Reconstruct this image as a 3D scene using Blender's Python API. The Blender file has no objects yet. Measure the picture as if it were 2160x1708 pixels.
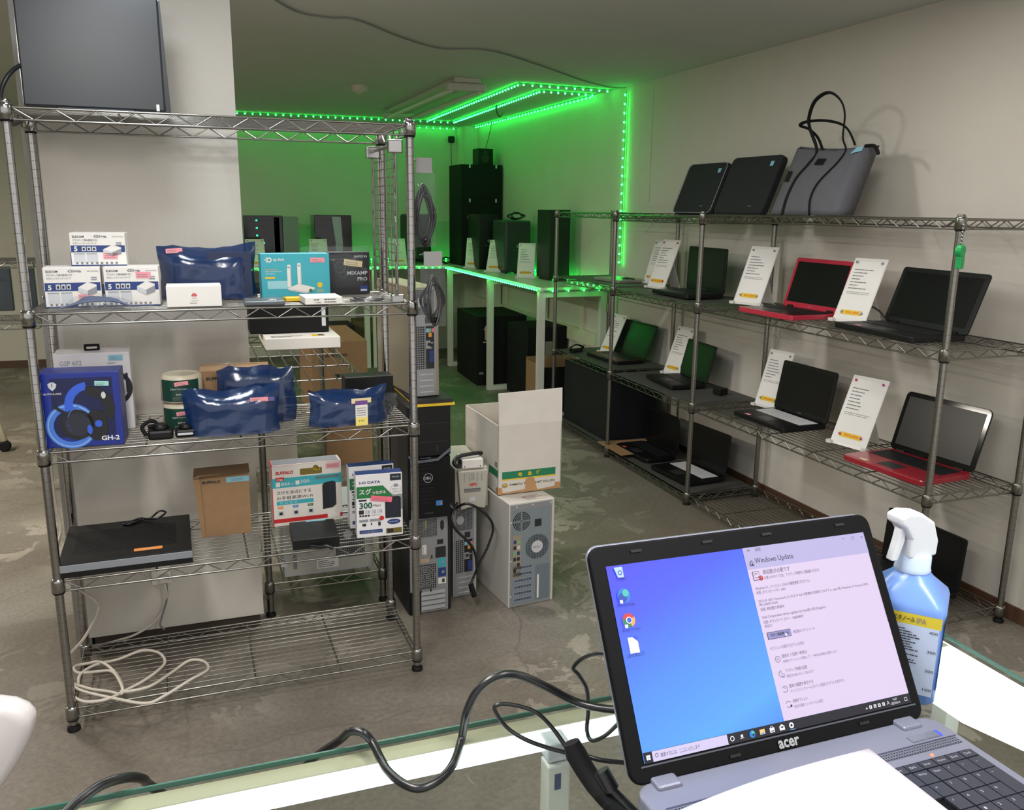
import bpy, math, random
from mathutils import Vector, Matrix
random.seed(7)
C = bpy.context.scene
COL = C.collection
PI = math.pi

# ---------------------------------------------------------------- camera
F, YAW, PITCH, ROLL, EYE = 1835.07, .3507, .2218, .0111, 1.5502
fw = Vector((math.sin(YAW)*math.cos(PITCH), math.cos(YAW)*math.cos(PITCH), -math.sin(PITCH)))
r0 = Vector((math.cos(YAW), -math.sin(YAW), 0)); u0 = r0.cross(fw)
cr, sr = math.cos(ROLL), math.sin(ROLL)
RT = cr*r0 + sr*u0; UP = -sr*r0 + cr*u0
cd = bpy.data.cameras.new('camera'); cam = bpy.data.objects.new('camera', cd); COL.objects.link(cam)
cd.sensor_fit = 'HORIZONTAL'; cd.sensor_width = 36; cd.lens = F/2160*36; cd.clip_start = .02
m = Matrix((RT, UP, -fw)).transposed().to_4x4(); m.translation = (0, 0, EYE)
cam.matrix_world = m
C.camera = cam

def at(px, py, axis, val):
    """the place in the room that was measured at a point of the photograph, on the plane axis = val"""
    d = fw + (px-1080)/F*RT - (py-854)/F*UP
    i = 'XYZ'.index(axis); o = Vector((0, 0, EYE)); t = (val-o[i])/d[i]
    return o + d*t

# ---------------------------------------------------------------- world, lights, exposure
w = bpy.data.worlds.new('world'); C.world = w; w.use_nodes = True
w.node_tree.nodes['Background'].inputs[0].default_value = (1, .985, .97, 1)
w.node_tree.nodes['Background'].inputs[1].default_value = 1.0
C.view_settings.view_transform = 'Standard'; C.view_settings.look = 'None'
C.view_settings.gamma = 1; C.view_settings.exposure = 0; C.view_settings.use_curve_mapping = False
C.cycles.use_denoising = True
C.cycles.sample_clamp_indirect = 4
C.cycles.max_bounces = 8; C.cycles.transparent_max_bounces = 24
C.cycles.caustics_reflective = False; C.cycles.caustics_refractive = False

def area(name, loc, sx, sy, power, col, rot=(0, 0, 0)):
    l = bpy.data.lights.new(name, 'AREA'); l.shape = 'RECTANGLE'; l.size = sx; l.size_y = sy
    l.energy = power; l.color = col
    o = bpy.data.objects.new(name, l); o.location = loc; o.rotation_euler = rot; COL.objects.link(o)
area('ceiling_lamp', (-.25, .95, 2.34), .22, 1.2, 38, (1, .97, .93))
area('spot_lamp', (-.1, 2.35, 2.36), .25, .25, 9, (.86, .93, 1))
area('side_room_lamp', (-2.1, 5.2, 2.34), .3, 1.2, 105, (1, .92, .8))
area('hall_fill_light', (.6, 3.55, 2.37), 1.0, .2, 34, (1, .98, .95))  # added fill to whiten the far right wall, no known fitting here
area('middle_fill_light', (2.1, 2.4, 2.37), .25, .7, 7, (1, .97, .92))  # invented source, put in to brighten the back of the room
area('near_fill_light', (1.0, .1, 2.36), .3, 1.2, 34, (1, .96, .9))  # extra fill added for the right wall, not one of the room's lamps

# ---------------------------------------------------------------- materials
def lin(c):
    f = lambda x: (x/12.92 if x <= .04045 else ((x+.055)/1.055)**2.4)
    return tuple(f(x/255) for x in c) + (1,)
MATS = {}
def M(name, rgb=(128, 128, 128), rough=.6, metal=0, emit=0, alpha=1, spec=.5, coat=0, bump=0, bscale=200, var=0, vscale=8, trans=0, stretch=(1, 1, 1)):
    if name in MATS: return MATS[name]
    mt = bpy.data.materials.new(name); mt.use_nodes = True; MATS[name] = mt
    nt = mt.node_tree; b = nt.nodes['Principled BSDF']
    c = lin(rgb)
    b.inputs['Base Color'].default_value = c; b.inputs['Roughness'].default_value = rough
    b.inputs['Metallic'].default_value = metal; b.inputs['Alpha'].default_value = alpha
    b.inputs['Specular IOR Level'].default_value = spec; b.inputs['Coat Weight'].default_value = coat
    b.inputs['Transmission Weight'].default_value = trans
    tc = nt.nodes.new('ShaderNodeTexCoord'); mp = nt.nodes.new('ShaderNodeMapping')
    mp.inputs['Scale'].default_value = stretch
    nt.links.new(tc.outputs['Object'], mp.inputs[0])
    if emit:
        b.inputs['Emission Color'].default_value = c; b.inputs['Emission Strength'].default_value = emit
        b.inputs['Base Color'].default_value = (c[0]*.04, c[1]*.04, c[2]*.04, 1)
    n = nt.nodes.new('ShaderNodeTexNoise'); n.inputs['Scale'].default_value = vscale; n.inputs['Detail'].default_value = 5
    nt.links.new(mp.outputs[0], n.inputs['Vector'])
    if var:
        rp = nt.nodes.new('ShaderNodeValToRGB'); nt.links.new(n.outputs['Fac'], rp.inputs[0])
        rp.color_ramp.elements[0].position = .3; rp.color_ramp.elements[1].position = .7
        rp.color_ramp.elements[0].color = tuple(x*(1-var) for x in c[:3])+(1,)
        rp.color_ramp.elements[1].color = tuple(min(1, x*(1+var)) for x in c[:3])+(1,)
        nt.links.new(rp.outputs[0], b.inputs['Base Color'])
    if bump:
        n2 = nt.nodes.new('ShaderNodeTexNoise'); n2.inputs['Scale'].default_value = bscale; n2.inputs['Detail'].default_value = 3
        nt.links.new(mp.outputs[0], n2.inputs['Vector'])
        bp = nt.nodes.new('ShaderNodeBump'); bp.inputs['Strength'].default_value = bump; bp.inputs['Distance'].default_value = .003
        nt.links.new(n2.outputs['Fac'], bp.inputs['Height']); nt.links.new(bp.outputs[0], b.inputs['Normal'])
    return mt

def dots(name, base, hole, pitch, rad, axes='xz', square=False, metal=0):
    """a plate pierced by a regular grid of holes"""
    if name in MATS: return MATS[name]
    mt = M(name, base, .45, metal); nt = mt.node_tree; b = nt.nodes['Principled BSDF']
    tc = nt.nodes.new('ShaderNodeTexCoord'); sp = nt.nodes.new('ShaderNodeSeparateXYZ')
    nt.links.new(tc.outputs['Object'], sp.inputs[0])
    def op(o, a, bb=None):
        q = nt.nodes.new('ShaderNodeMath'); q.operation = o
        for i, s in enumerate((a, bb)):
            if s is None: continue
            if isinstance(s, (int, float)): q.inputs[i].default_value = s
            else: nt.links.new(s, q.inputs[i])
        return q.outputs[0]
    ax = []
    for k in axes:
        s = sp.outputs['XYZ'.index(k.upper())]
        ax.append(op('ABSOLUTE', op('SUBTRACT', op('FRACT', op('ADD', op('MULTIPLY', s, 1/pitch), 100)), .5)))
    if square: d = op('MAXIMUM', ax[0], ax[1])
    else: d = op('SQRT', op('ADD', op('MULTIPLY', ax[0], ax[0]), op('MULTIPLY', ax[1], ax[1])))
    f = op('LESS_THAN', d, rad/pitch)
    mx = nt.nodes.new('ShaderNodeMix'); mx.data_type = 'RGBA'
    nt.links.new(f, mx.inputs[0]); mx.inputs[6].default_value = lin(base); mx.inputs[7].default_value = lin(hole)
    nt.links.new(mx.outputs[2], b.inputs['Base Color'])
    return mt

def floor_mat():
    mt = M('concrete', (92, 84, 74), .55); nt = mt.node_tree; b = nt.nodes['Principled BSDF']
    tc = nt.nodes.new('ShaderNodeTexCoord')
    def noise(s, det, rough=.55, dist=0):
        n = nt.nodes.new('ShaderNodeTexNoise'); n.inputs['Scale'].default_value = s; n.inputs['Detail'].default_value = det
        n.inputs['Roughness'].default_value = rough; n.inputs['Distortion'].default_value = dist
        nt.links.new(tc.outputs['Object'], n.inputs['Vector']); return n.outputs['Fac']
    def ramp(src, stops):
        r = nt.nodes.new('ShaderNodeValToRGB'); nt.links.new(src, r.inputs[0]); e = r.color_ramp.elements
        e[0].position, e[0].color = stops[0][0], lin(stops[0][1]); e[1].position, e[1].color = stops[-1][0], lin(stops[-1][1])
        for p, c in stops[1:-1]: q = e.new(p); q.color = lin(c)
        return r.outputs[0]
    def mix(f, a, c):
        x = nt.nodes.new('ShaderNodeMix'); x.data_type = 'RGBA'; nt.links.new(f, x.inputs[0])
        for s, i in ((a, 6), (c, 7)):
            if isinstance(s, tuple): x.inputs[i].default_value = lin(s)
            else: nt.links.new(s, x.inputs[i])
        return x.outputs[2]
    base = ramp(noise(1.1, 6, .6, .6), [(.34, (116, 106, 93)), (.5, (134, 125, 112)), (.68, (150, 143, 133))])
    fine = ramp(noise(60, 4), [(.3, (70, 70, 70)), (.7, (150, 150, 150))])
    ov = nt.nodes.new('ShaderNodeMix'); ov.data_type = 'RGBA'; ov.blend_type = 'OVERLAY'; ov.inputs[0].default_value = .5
    nt.links.new(base, ov.inputs[6]); nt.links.new(fine, ov.inputs[7])
    worn = ramp(noise(4.2, 9, .66, .9), [(.53, (0, 0, 0)), (.545, (255, 255, 255))])
    area_ = ramp(noise(.9, 2, .5), [(.44, (0, 0, 0)), (.6, (255, 255, 255))])
    mu = nt.nodes.new('ShaderNodeMath'); mu.operation = 'MULTIPLY'; nt.links.new(worn, mu.inputs[0]); nt.links.new(area_, mu.inputs[1])
    m2 = nt.nodes.new('ShaderNodeMath'); m2.operation = 'MULTIPLY'; nt.links.new(mu.outputs[0], m2.inputs[0]); m2.inputs[1].default_value = .55
    col = mix(m2.outputs[0], ov.outputs[2], (172, 163, 150))
    v = nt.nodes.new('ShaderNodeTexVoronoi'); v.feature = 'DISTANCE_TO_EDGE'; v.inputs['Scale'].default_value = .8
    mp = nt.nodes.new('ShaderNodeMixRGB'); mp.inputs[0].default_value = .12
    nn = nt.nodes.new('ShaderNodeTexNoise'); nn.inputs['Scale'].default_value = 4; nn.inputs['Detail'].default_value = 6
    nt.links.new(tc.outputs['Object'], nn.inputs['Vector']); nt.links.new(tc.outputs['Object'], mp.inputs[1]); nt.links.new(nn.outputs['Color'], mp.inputs[2])
    nt.links.new(mp.outputs[0], v.inputs['Vector'])
    cr_ = ramp(v.outputs['Distance'], [(.0, (255, 255, 255)), (.0022, (0, 0, 0))])
    col = mix(cr_, col, (104, 97, 88))
    nt.links.new(col, b.inputs['Base Color'])
    bp = nt.nodes.new('ShaderNodeBump'); bp.inputs['Strength'].default_value = .25; bp.inputs['Distance'].default_value = .004
    nt.links.new(worn, bp.inputs['Height']); nt.links.new(bp.outputs[0], b.inputs['Normal'])
    return mt

def glass_mat():
    mt = bpy.data.materials.new('clear_glass'); mt.use_nodes = True; nt = mt.node_tree; nt.nodes.clear(); MATS['clear_glass'] = mt
    o = nt.nodes.new('ShaderNodeOutputMaterial'); mx = nt.nodes.new('ShaderNodeMixShader')
    t = nt.nodes.new('ShaderNodeBsdfTransparent'); t.inputs[0].default_value = (.93, .97, .955, 1)
    g = nt.nodes.new('ShaderNodeBsdfGlossy'); g.inputs['Roughness'].default_value = .02
    f = nt.nodes.new('ShaderNodeFresnel'); f.inputs[0].default_value = 1.45
    ge = nt.nodes.new('ShaderNodeNewGeometry'); mu = nt.nodes.new('ShaderNodeMath'); mu.operation = 'SUBTRACT'; mu.use_clamp = True
    nt.links.new(f.outputs[0], mu.inputs[0]); nt.links.new(ge.outputs['Backfacing'], mu.inputs[1]); nt.links.new(mu.outputs[0], mx.inputs[0]); nt.links.new(t.outputs[0], mx.inputs[1]); nt.links.new(g.outputs[0], mx.inputs[2])
    nt.links.new(mx.outputs[0], o.inputs[0]); return mt

chrome = M('chrome', (168, 167, 165), .16, 1)
chrome_d = M('chrome_dull', (138, 136, 130), .28, .95)
groove = M('post_groove', (96, 94, 90), .4, .8)
black = M('black_plastic', (11, 12, 14), .45, spec=.35)
blackm = M('black_matte', (11, 12, 14), .75, spec=.3)
gloss = M('black_gloss', (10, 11, 13), .08)
white = M('white_card', (226, 222, 216), .6)
brown = M('corrugated_board', (150, 118, 84), .75, var=.06, vscale=30, bump=.1, bscale=90)
steel = M('zinc_steel', (150, 152, 154), .42, .35, var=.06, vscale=12)
ink = M('ink_black', (35, 35, 40), .7)
inkg = M('ink_grey', (120, 122, 126), .7)
yellow = M('tag_yellow', (228, 190, 40), .6)
pink = M('sticker_pink', (232, 150, 160), .7)
hotpink = M('note_hot_pink', (245, 110, 135), .7)
cyan = M('sticker_light_blue', (130, 185, 205), .7)
cream = M('sticker_cream', (226, 208, 160), .7)
cable = M('cable_black', (16, 17, 20), .32, spec=.6)
film = M('clear_film', (150, 153, 156), .1, alpha=.11, spec=.9, bump=.6, bscale=40)
bluefilm = M('blue_film', (20, 50, 96), .16, alpha=.78, spec=.9, bump=.5, bscale=18)
glass = glass_mat()

# ---------------------------------------------------------------- mesh helpers
TXT = {}
def text_geo(s, bold=0):
    k = (s, bold)
    if k in TXT: return TXT[k]
    cu = bpy.data.curves.new('t', 'FONT'); cu.body = s; cu.size = 1; cu.offset = bold; cu.resolution_u = 2
    o = bpy.data.objects.new('t', cu); me = o.to_mesh()
    vs = [(v.co.x, v.co.y) for v in me.vertices]; fs = [tuple(p.vertices) for p in me.polygons]
    o.to_mesh_clear(); bpy.data.objects.remove(o); bpy.data.curves.remove(cu)
    if vs:
        x0 = min(v[0] for v in vs); x1 = max(v[0] for v in vs); y0 = min(v[1] for v in vs); y1 = max(v[1] for v in vs)
    else: x0 = y0 = 0; x1 = y1 = 1
    TXT[k] = (vs, fs, x0, x1, y0, y1); return TXT[k]

class MB:
    def __init__(s): s.v = []; s.f = []; s.m = []; s.sm = []; s.mats = []
    def mi(s, m):
        if m not in s.mats: s.mats.append(m)
        return s.mats.index(m)
    def add(s, vs, fs, m, smooth=False):
        o = len(s.v); s.v += [tuple(v) for v in vs]; k = s.mi(m)
        for f in fs: s.f.append(tuple(i+o for i in f)); s.m.append(k); s.sm.append(smooth)
        return s
    def box(s, m, x0, x1, y0, y1, z0, z1):
        vs = [(x, y, z) for z in (z0, z1) for y in (y0, y1) for x in (x0, x1)]
        return s.add(vs, [(0, 2, 3, 1), (4, 5, 7, 6), (0, 1, 5, 4), (2, 6, 7, 3), (0, 4, 6, 2), (1, 3, 7, 5)], m)
    def tube(s, m, pts, r, n=8, closed=False, smooth=True, flat=1.0):
        pts = [Vector(p) for p in pts]; N = len(pts); vs = []; prev = None
        for i, p in enumerate(pts):
            if closed: t = pts[(i+1) % N]-pts[i-1]
            else: t = pts[min(i+1, N-1)]-pts[max(i-1, 0)]
            t.normalize()
            if prev is None:
                a = Vector((0, 0, 1)) if abs(t.z) < .9 else Vector((1, 0, 0)); nrm = t.cross(a).normalized()
            else:
                nrm = (prev-t*prev.dot(t)); nrm = nrm.normalized() if nrm.length > 1e-6 else t.orthogonal().normalized()
            prev = nrm; b = t.cross(nrm); rr = r[i] if isinstance(r, (list, tuple)) else r
            for k in range(n):
                a = 2*PI*k/n; vs.append(p+nrm*math.cos(a)*rr+b*math.sin(a)*rr*flat)
        fs = []
        for i in range(N if closed else N-1):
            j = (i+1) % N
            for k in range(n): fs.append((i*n+k, i*n+(k+1) % n, j*n+(k+1) % n, j*n+k))
        s.add(vs, fs, m, smooth)
        if not closed: s.add(vs[:n], [tuple(range(n))[::-1]], m); s.add(vs[-n:], [tuple(range(n))], m)
        return s
    def rod(s, m, p, q, r, n=5): return s.tube(m, [p, q], r, n)
    def lathe(s, m, prof, n=20, c=(0, 0, 0), ax='z', smooth=True, a0=0):
        vs = []
        for r, z in prof:
            for k in range(n):
                a = 2*PI*k/n+a0; x, y = r*math.cos(a), r*math.sin(a)
                vs.append({'z': (c[0]+x, c[1]+y, c[2]+z), 'y': (c[0]+x, c[1]+z, c[2]+y), 'x': (c[0]+z, c[1]+x, c[2]+y)}[ax])
        fs = [(i*n+k, i*n+(k+1) % n, (i+1)*n+(k+1) % n, (i+1)*n+k) for i in range(len(prof)-1) for k in range(n)]
        s.add(vs, fs, m, smooth)
        s.add(vs[:n], [tuple(range(n))[::-1]], m); s.add(vs[-n:], [tuple(range(n))], m)
        return s
    def prism(s, m, poly, org, U, V, d, smooth=False):
        U, V, org = Vector(U), Vector(V), Vector(org); N = U.cross(V).normalized(); n = len(poly)
        a = [org+U*x+V*y for x, y in poly]; b = [p-N*d for p in a]
        return s.add(a+b, [tuple(range(n)), tuple(range(n, 2*n))[::-1]]+[(i, n+i, n+(i+1) % n, (i+1) % n) for i in range(n)], m, smooth)
    def build(s, name, parent=None, bevel=0, seg=2):
        me = bpy.data.meshes.new(name); me.from_pydata(s.v, [], s.f)
        for q in s.mats: me.materials.append(q)
        me.polygons.foreach_set('material_index', s.m); me.polygons.foreach_set('use_smooth', s.sm); me.update()
        o = bpy.data.objects.new(name, me); COL.objects.link(o)
        if parent is not None: o.parent = parent
        if bevel:
            b = o.modifiers.new('bevel', 'BEVEL'); b.width = bevel; b.segments = seg; b.limit_method = 'ANGLE'; b.angle_limit = .6
        return o

class Ink(MB):
    """printing on a flat face: org is its lower left corner, U and V its axes in metres"""
    def __init__(s, org, U, V):
        MB.__init__(s); s.o = Vector(org); s.U = Vector(U).normalized(); s.V = Vector(V).normalized(); s.N = s.U.cross(s.V).normalized()
    def p(s, a, b, l): return s.o+s.U*a+s.V*b+s.N*(.0004*l)
    def r(s, m, a0, b0, a1, b1, l=1): s.add([s.p(a0, b0, l), s.p(a1, b0, l), s.p(a1, b1, l), s.p(a0, b1, l)], [(0, 1, 2, 3)], m); return s
    def poly(s, m, pts, l=1): s.add([s.p(a, b, l) for a, b in pts], [tuple(range(len(pts)))], m); return s
    def disc(s, m, a, b, r, l=1, n=20, ry=None): return s.poly(m, [(a+r*math.cos(2*PI*k/n), b+(ry or r)*math.sin(2*PI*k/n)) for k in range(n)], l)
    def ring(s, m, a, b, r, q, l=1, n=28, t0=0, t1=1, ry=1):
        for k in range(n):
            t, u = 2*PI*(t0+(t1-t0)*k/n), 2*PI*(t0+(t1-t0)*(k+1)/n)
            s.poly(m, [(a+r*math.cos(t), b+r*ry*math.sin(t)), (a+r*math.cos(u), b+r*ry*math.sin(u)), (a+q*math.cos(u), b+q*ry*math.sin(u)), (a+q*math.cos(t), b+q*ry*math.sin(t))], l)
        return s
    def t(s, m, txt, a, b, h, w=None, l=2, bold=0, skew=0):
        """txt with cap height h, squeezed to width w, its lower left corner at a, b"""
        vs, fs, x0, x1, y0, y1 = text_geo(txt, bold)
        ky = h/max(1e-6, (y1-y0)) if y1-y0 > .5 else h/.72
        kx = ky if w is None else w/max(1e-6, x1-x0)
        s.add([s.p(a+(x-x0)*kx+skew*(y-y0)*ky, b+(y-y0)*ky, l) for x, y in vs], fs, m); return s
    def lines(s, m, a0, b0, a1, b1, n, h=.4, l=1, rnd=.5):
        st = (b1-b0)/n
        for i in range(n):
            y = b1-(i+1)*st; e = a1-(a1-a0)*random.random()*rnd; x = a0
            while x < e:
                ww = min(e-x, (a1-a0)*random.uniform(.04, .16)); s.r(m, x, y, x+ww, y+st*h, l); x += ww+(a1-a0)*.015
        return s

def thing(name, label, cat, loc=(0, 0, 0), rz=0, group=None):
    o = bpy.data.objects.new(name, None); COL.objects.link(o); o.empty_display_size = .05
    o.location = loc; o.rotation_euler = (0, 0, rz); o['label'] = label; o['category'] = cat
    if group: o['group'] = group
    return o
def tag(o, label, cat, group=None):
    o['label'] = label; o['category'] = cat
    if group: o['group'] = group
    return o
def struct(o): o['kind'] = 'structure'; return o
def smooth(pts, n=8, closed=False):
    """Catmull-Rom curve through pts"""
    P = [Vector(p) for p in pts]; N = len(P); out = []
    for i in range(N if closed else N-1):
        g = (lambda k: P[k % N]) if closed else (lambda k: P[max(0, min(N-1, k))])
        a, b, c, d = g(i-1), g(i), g(i+1), g(i+2)
        for k in range(n):
            t = k/n; out.append(.5*((2*b)+(c-a)*t+(2*a-5*b+4*c-d)*t*t+(3*b-a-3*c+d)*t**3))
    if not closed: out.append(P[-1])
    return out
def rrect(w, h, r, n=5, cx=0, cy=0):
    out = []
    for (x, y, a) in ((w/2-r, h/2-r, 0), (-w/2+r, h/2-r, 1), (-w/2+r, -h/2+r, 2), (w/2-r, -h/2+r, 3)):
        for k in range(n+1):
            t = (a+k/n)*PI/2; out.append((cx+x+r*math.cos(t), cy+y+r*math.sin(t)))
    return out
FX, FZ = (1, 0, 0), (0, 0, 1)
def front(w=0, y=0, x=None, z=0): return Ink((-w/2 if x is None else x, y, z), FX, FZ)

# ---------------------------------------------------------------- room
WX, CZ, BY = 2.93, 2.39, 9.42
wallm = M('wallpaper', (206, 200, 190), .8, bump=.35, bscale=260, var=.025, vscale=3)
ceilm = M('ceiling_board', (196, 196, 192), .85, var=.02, vscale=2)
struct(MB().box(floor_mat(), -4.2, WX+.15, -.6, BY+.15, -.1, 0).build('floor'))
struct(MB().box(ceilm, -4.2, WX+.15, -.6, BY+.15, CZ, CZ+.08).build('ceiling'))
wr = struct(MB().box(wallm, WX, WX+.12, -.6, BY+.12, 0, CZ).build('wall_right'))
Ink((WX, 5.36, 0), (0, -1, 0), FZ).r(inkg, 0, 1.6, .004, CZ-.03).build('wallpaper_seam', wr)
struct(MB().box(wallm, -4.2, WX, BY, BY+.12, 0, CZ).build('wall_back'))
struct(MB().box(wallm, -4.2, -4.08, -.6, BY, 0, CZ).build('wall_left'))
bb = M('baseboard_brown', (84, 58, 42), .5)
struct(MB().box(bb, WX-.01, WX, -.6, 5.6, 0, .06).build('baseboard_right'))
struct(MB().box(bb, -4.08, -.5, BY-.01, BY, 0, .07).build('baseboard_back'))
# pillar between the shop and the side room, with a recessed dark foot
struct(MB().box(wallm, -.425, .168, 3.14, 3.5, .06, CZ).build('wall_pillar'))
struct(MB().box(M('foot_dark', (60, 50, 42), .7), -.41, .155, 3.15, 3.48, 0, .06).build('baseboard_pillar'))
struct(MB().box(M('trim_grey', (150, 148, 144), .6), -.475, -.425, 3.2, 3.5, 0, CZ).build('trim_1'))
# column and casing in the far right corner, boarded dado along the right wall
struct(MB().box(wallm, 2.78, WX, 9.15, BY, 0, CZ).build('trim_2'))
dado = M('dado_paint', (212, 206, 186), .6)
for i, (z0, z1) in enumerate(((.5, .61), (.8, .86), (.12, .18))):
    struct(MB().box(dado, WX-.025, WX, 5.9, 9.15, z0, z1).build('trim_%d' % (3+i)))
for i, y in enumerate((6.3, 7.2, 8.1)):
    struct(MB().box(dado, WX-.028, WX, y, y+.07, .0, .9).build('trim_%d' % (6+i)))
struct(MB().box(dado, 1.3, 2.2, BY-.02, BY, .5, .56).build('trim_9'))
struct(MB().box(dado, 2.28, 2.36, BY-.03, BY, 0, .9).build('trim_10'))

# ---------------------------------------------------------------- wire racks
def deck(x0, x1, y0, y1, z, along, mat, pitch=.028, r=.0017):
    """one wire shelf, its two-wire truss edges and corner sleeves"""
    b = MB(); h = .03
    for (p, q) in (((x0, y0), (x1, y0)), ((x0, y1), (x1, y1)), ((x0, y0), (x0, y1)), ((x1, y0), (x1, y1))):
        p3, q3 = Vector((p[0], p[1], z)), Vector((q[0], q[1], z)); L = (q3-p3).length; d = (q3-p3)/L
        dn = Vector((0, 0, -h))
        b.rod(mat, p3, q3, .0032, 6); b.rod(mat, p3+dn, q3+dn, .0032, 6)
        n = max(2, int(L/.05)); zz = [p3+d*(.015+(L-.03)*i/n)+(dn if i % 2 else dn*0) for i in range(n+1)]
        for a, c in zip(zz, zz[1:]): b.rod(mat, a, c, .0022, 5)
    if along == 'x':
        n = int((y1-y0)/pitch)
        for i in range(1, n): y = y0+(y1-y0)*i/n; b.rod(mat, (x0, y, z+.003), (x1, y, z+.003), r, 4)
        for k in (.25, .5, .75): x = x0+(x1-x0)*k; b.rod(mat, (x, y0, z-.003), (x, y1, z-.003), .003, 5)
    else:
        n = int((x1-x0)/pitch)
        for i in range(1, n): x = x0+(x1-x0)*i/n; b.rod(mat, (x, y0, z+.003), (x, y1, z+.003), r, 4)
        nn = max(2, round((y1-y0)/.3))
        for k in range(1, nn): y = y0+(y1-y0)*k/nn; b.rod(mat, (x0, y, z-.003), (x1, y, z-.003), .003, 5)
    return b
def sleeve(b, mat, x, y, z):
    b.lathe(mat, [(.0135, -.036), (.0195, -.034), (.0185, .0), (.0168, .006), (.0135, .007)], 16, (x, y, z))
    b.lathe(blackm, [(.0135, -.041), (.0165, -.040), (.0165, -.036), (.0135, -.036)], 14, (x, y, z))
def post(mat, x, y, h, z0=.02):
    b = MB().lathe(mat, [(.0125, z0), (.0125, h-.006)], 20, (x, y, 0)).lathe(mat, [(.0135, h-.007), (.0138, h-.004), (.0115, h)], 20, (x, y, 0))
    z = z0+.03
    while z < h-.03: b.lathe(groove, [(.0126, z-.0009), (.0129, z), (.0126, z+.0009)], 12, (x, y, 0)); z += .0254
    return b
def foot(x, y):
    return MB().lathe(chrome_d, [(.006, .014), (.006, .03)], 10, (x, y, 0)).lathe(blackm, [(.019, 0), (.019, .01), (.012, .016)], 14, (x, y, 0))

A = dict(x0=-.4265, x1=.6378, y0=2.655, y1=3.06)
AT = [.07, .48, .8665, 1.257, 1.7918]
ra = thing('wire_rack', 'tall chrome wire rack in the left foreground, five tiers, holding boxed goods', 'shelving rack', (A['x0'], A['y0'], 0), .0084)
ax1, ay1 = A['x1']-A['x0'], A['y1']-A['y0']
for z in AT:
    d = deck(.0, ax1, .0, ay1, z, 'x', chrome_d)
    for x in (0, ax1):
        for y in (0, ay1): sleeve(d, chrome, x, y, z+.004)
    d.build('wire_shelf', ra)
for x in (0, ax1):
    for y in (0, ay1):
        p = post(chrome, x, y, 1.81).build('post', ra); foot(x, y).build('foot', p)

BX0, BX1 = 2.4304, 2.8655
BYS = [2.2857, 3.8792, 4.8518, 5.7658]; BT = [.057, .5543, 1.0815, 1.5293]
rb = thing('wire_rack', 'long chrome wire rack of three joined bays along the right wall, holding laptops', 'shelving rack', (BX0, BYS[0], 0))
matm = M('shelf_mat', (74, 74, 70), .55, var=.05, vscale=10)
for k in range(3):
    a, b_ = BYS[k]-BYS[0], BYS[k+1]-BYS[0]
    for j, z in enumerate(BT):
        zz = z-(.012 if k == 1 else 0)
        d = deck(0, BX1-BX0, a+.012, b_-.012, zz, 'y', chrome_d)
        for y in (a, b_):
            for x in (0, BX1-BX0): sleeve(d, chrome_d, x, y, z+.004-(.012 if k == 1 else 0))
        d.build('wire_shelf', rb)
        if (k > 0 and j in (0, 1, 2)) or (k == 0 and j == 5):
            MB().box(matm, .012, BX1-BX0-.012, a+.02, b_-.02, zz+.0055, zz+.0085).build('shelf_liner', rb)
for i, y in enumerate(BYS):
    for x in (0, BX1-BX0):
        p = post(chrome_d, x, y-BYS[0], 1.548).build('post', rb); foot(x, y-BYS[0]).build('foot', p)

rc = thing('wire_rack', 'low chrome wire rack behind the pillar, running away from the camera', 'shelving rack', (.2, 3.24, 0))
for z in (.13, .86):
    d = deck(0, .44, 0, 1.6, z, 'y', chrome_d, pitch=.05, r=.003)
    for x in (0, .44):
        for y in (0, 1.6): sleeve(d, chrome_d, x, y, z+.004)
    d.build('wire_shelf', rc)
for x in (0, .44):
    for y in (0, 1.6): p = post(chrome_d, x, y, .9).build('post', rc); foot(x, y).build('foot', p)

# side panel of the tall rack, with two hooked bags of leads
gp = thing('grid_panel', 'narrow chrome grid panel clipped upright to the right side of the tall rack', 'grid panel', (.6, 2.69, 1.27))
g = MB()
for y in (.0, .345):
    g = MB()
    for dy in (0, .022): g.rod(chrome_d, (0, y+dy, 0), (0, y+dy, .44), .0028, 6)
    n = 12; z = [(0, y+(.022 if i % 2 else 0), .01+.42*i/n) for i in range(n+1)]
    for p, q in zip(z, z[1:]): g.rod(chrome_d, p, q, .002, 5)
    g.build('side_truss', gp)
g = MB()
for i in range(4): g.rod(chrome_d, (0, .08+.065*i, 0), (0, .08+.065*i, .44), .002, 5)
for i in range(17): g.rod(chrome_d, (.003, .02, .01+.026*i), (.003, .35, .01+.026*i), .0018, 5)
g.build('wire_mesh', gp)
for y in (.01, .355): MB().box(chrome, -.022, .022, y-.014, y+.014, .44, .48).build('clip', gp, .004)
MB().box(chrome, -.02, .02, -.004, .022, -.012, .014).build('clip', gp, .004)
MB().rod(chrome_d, (0, 0, .465), (0, .365, .465), .006, 8).build('rail', gp)

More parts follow.
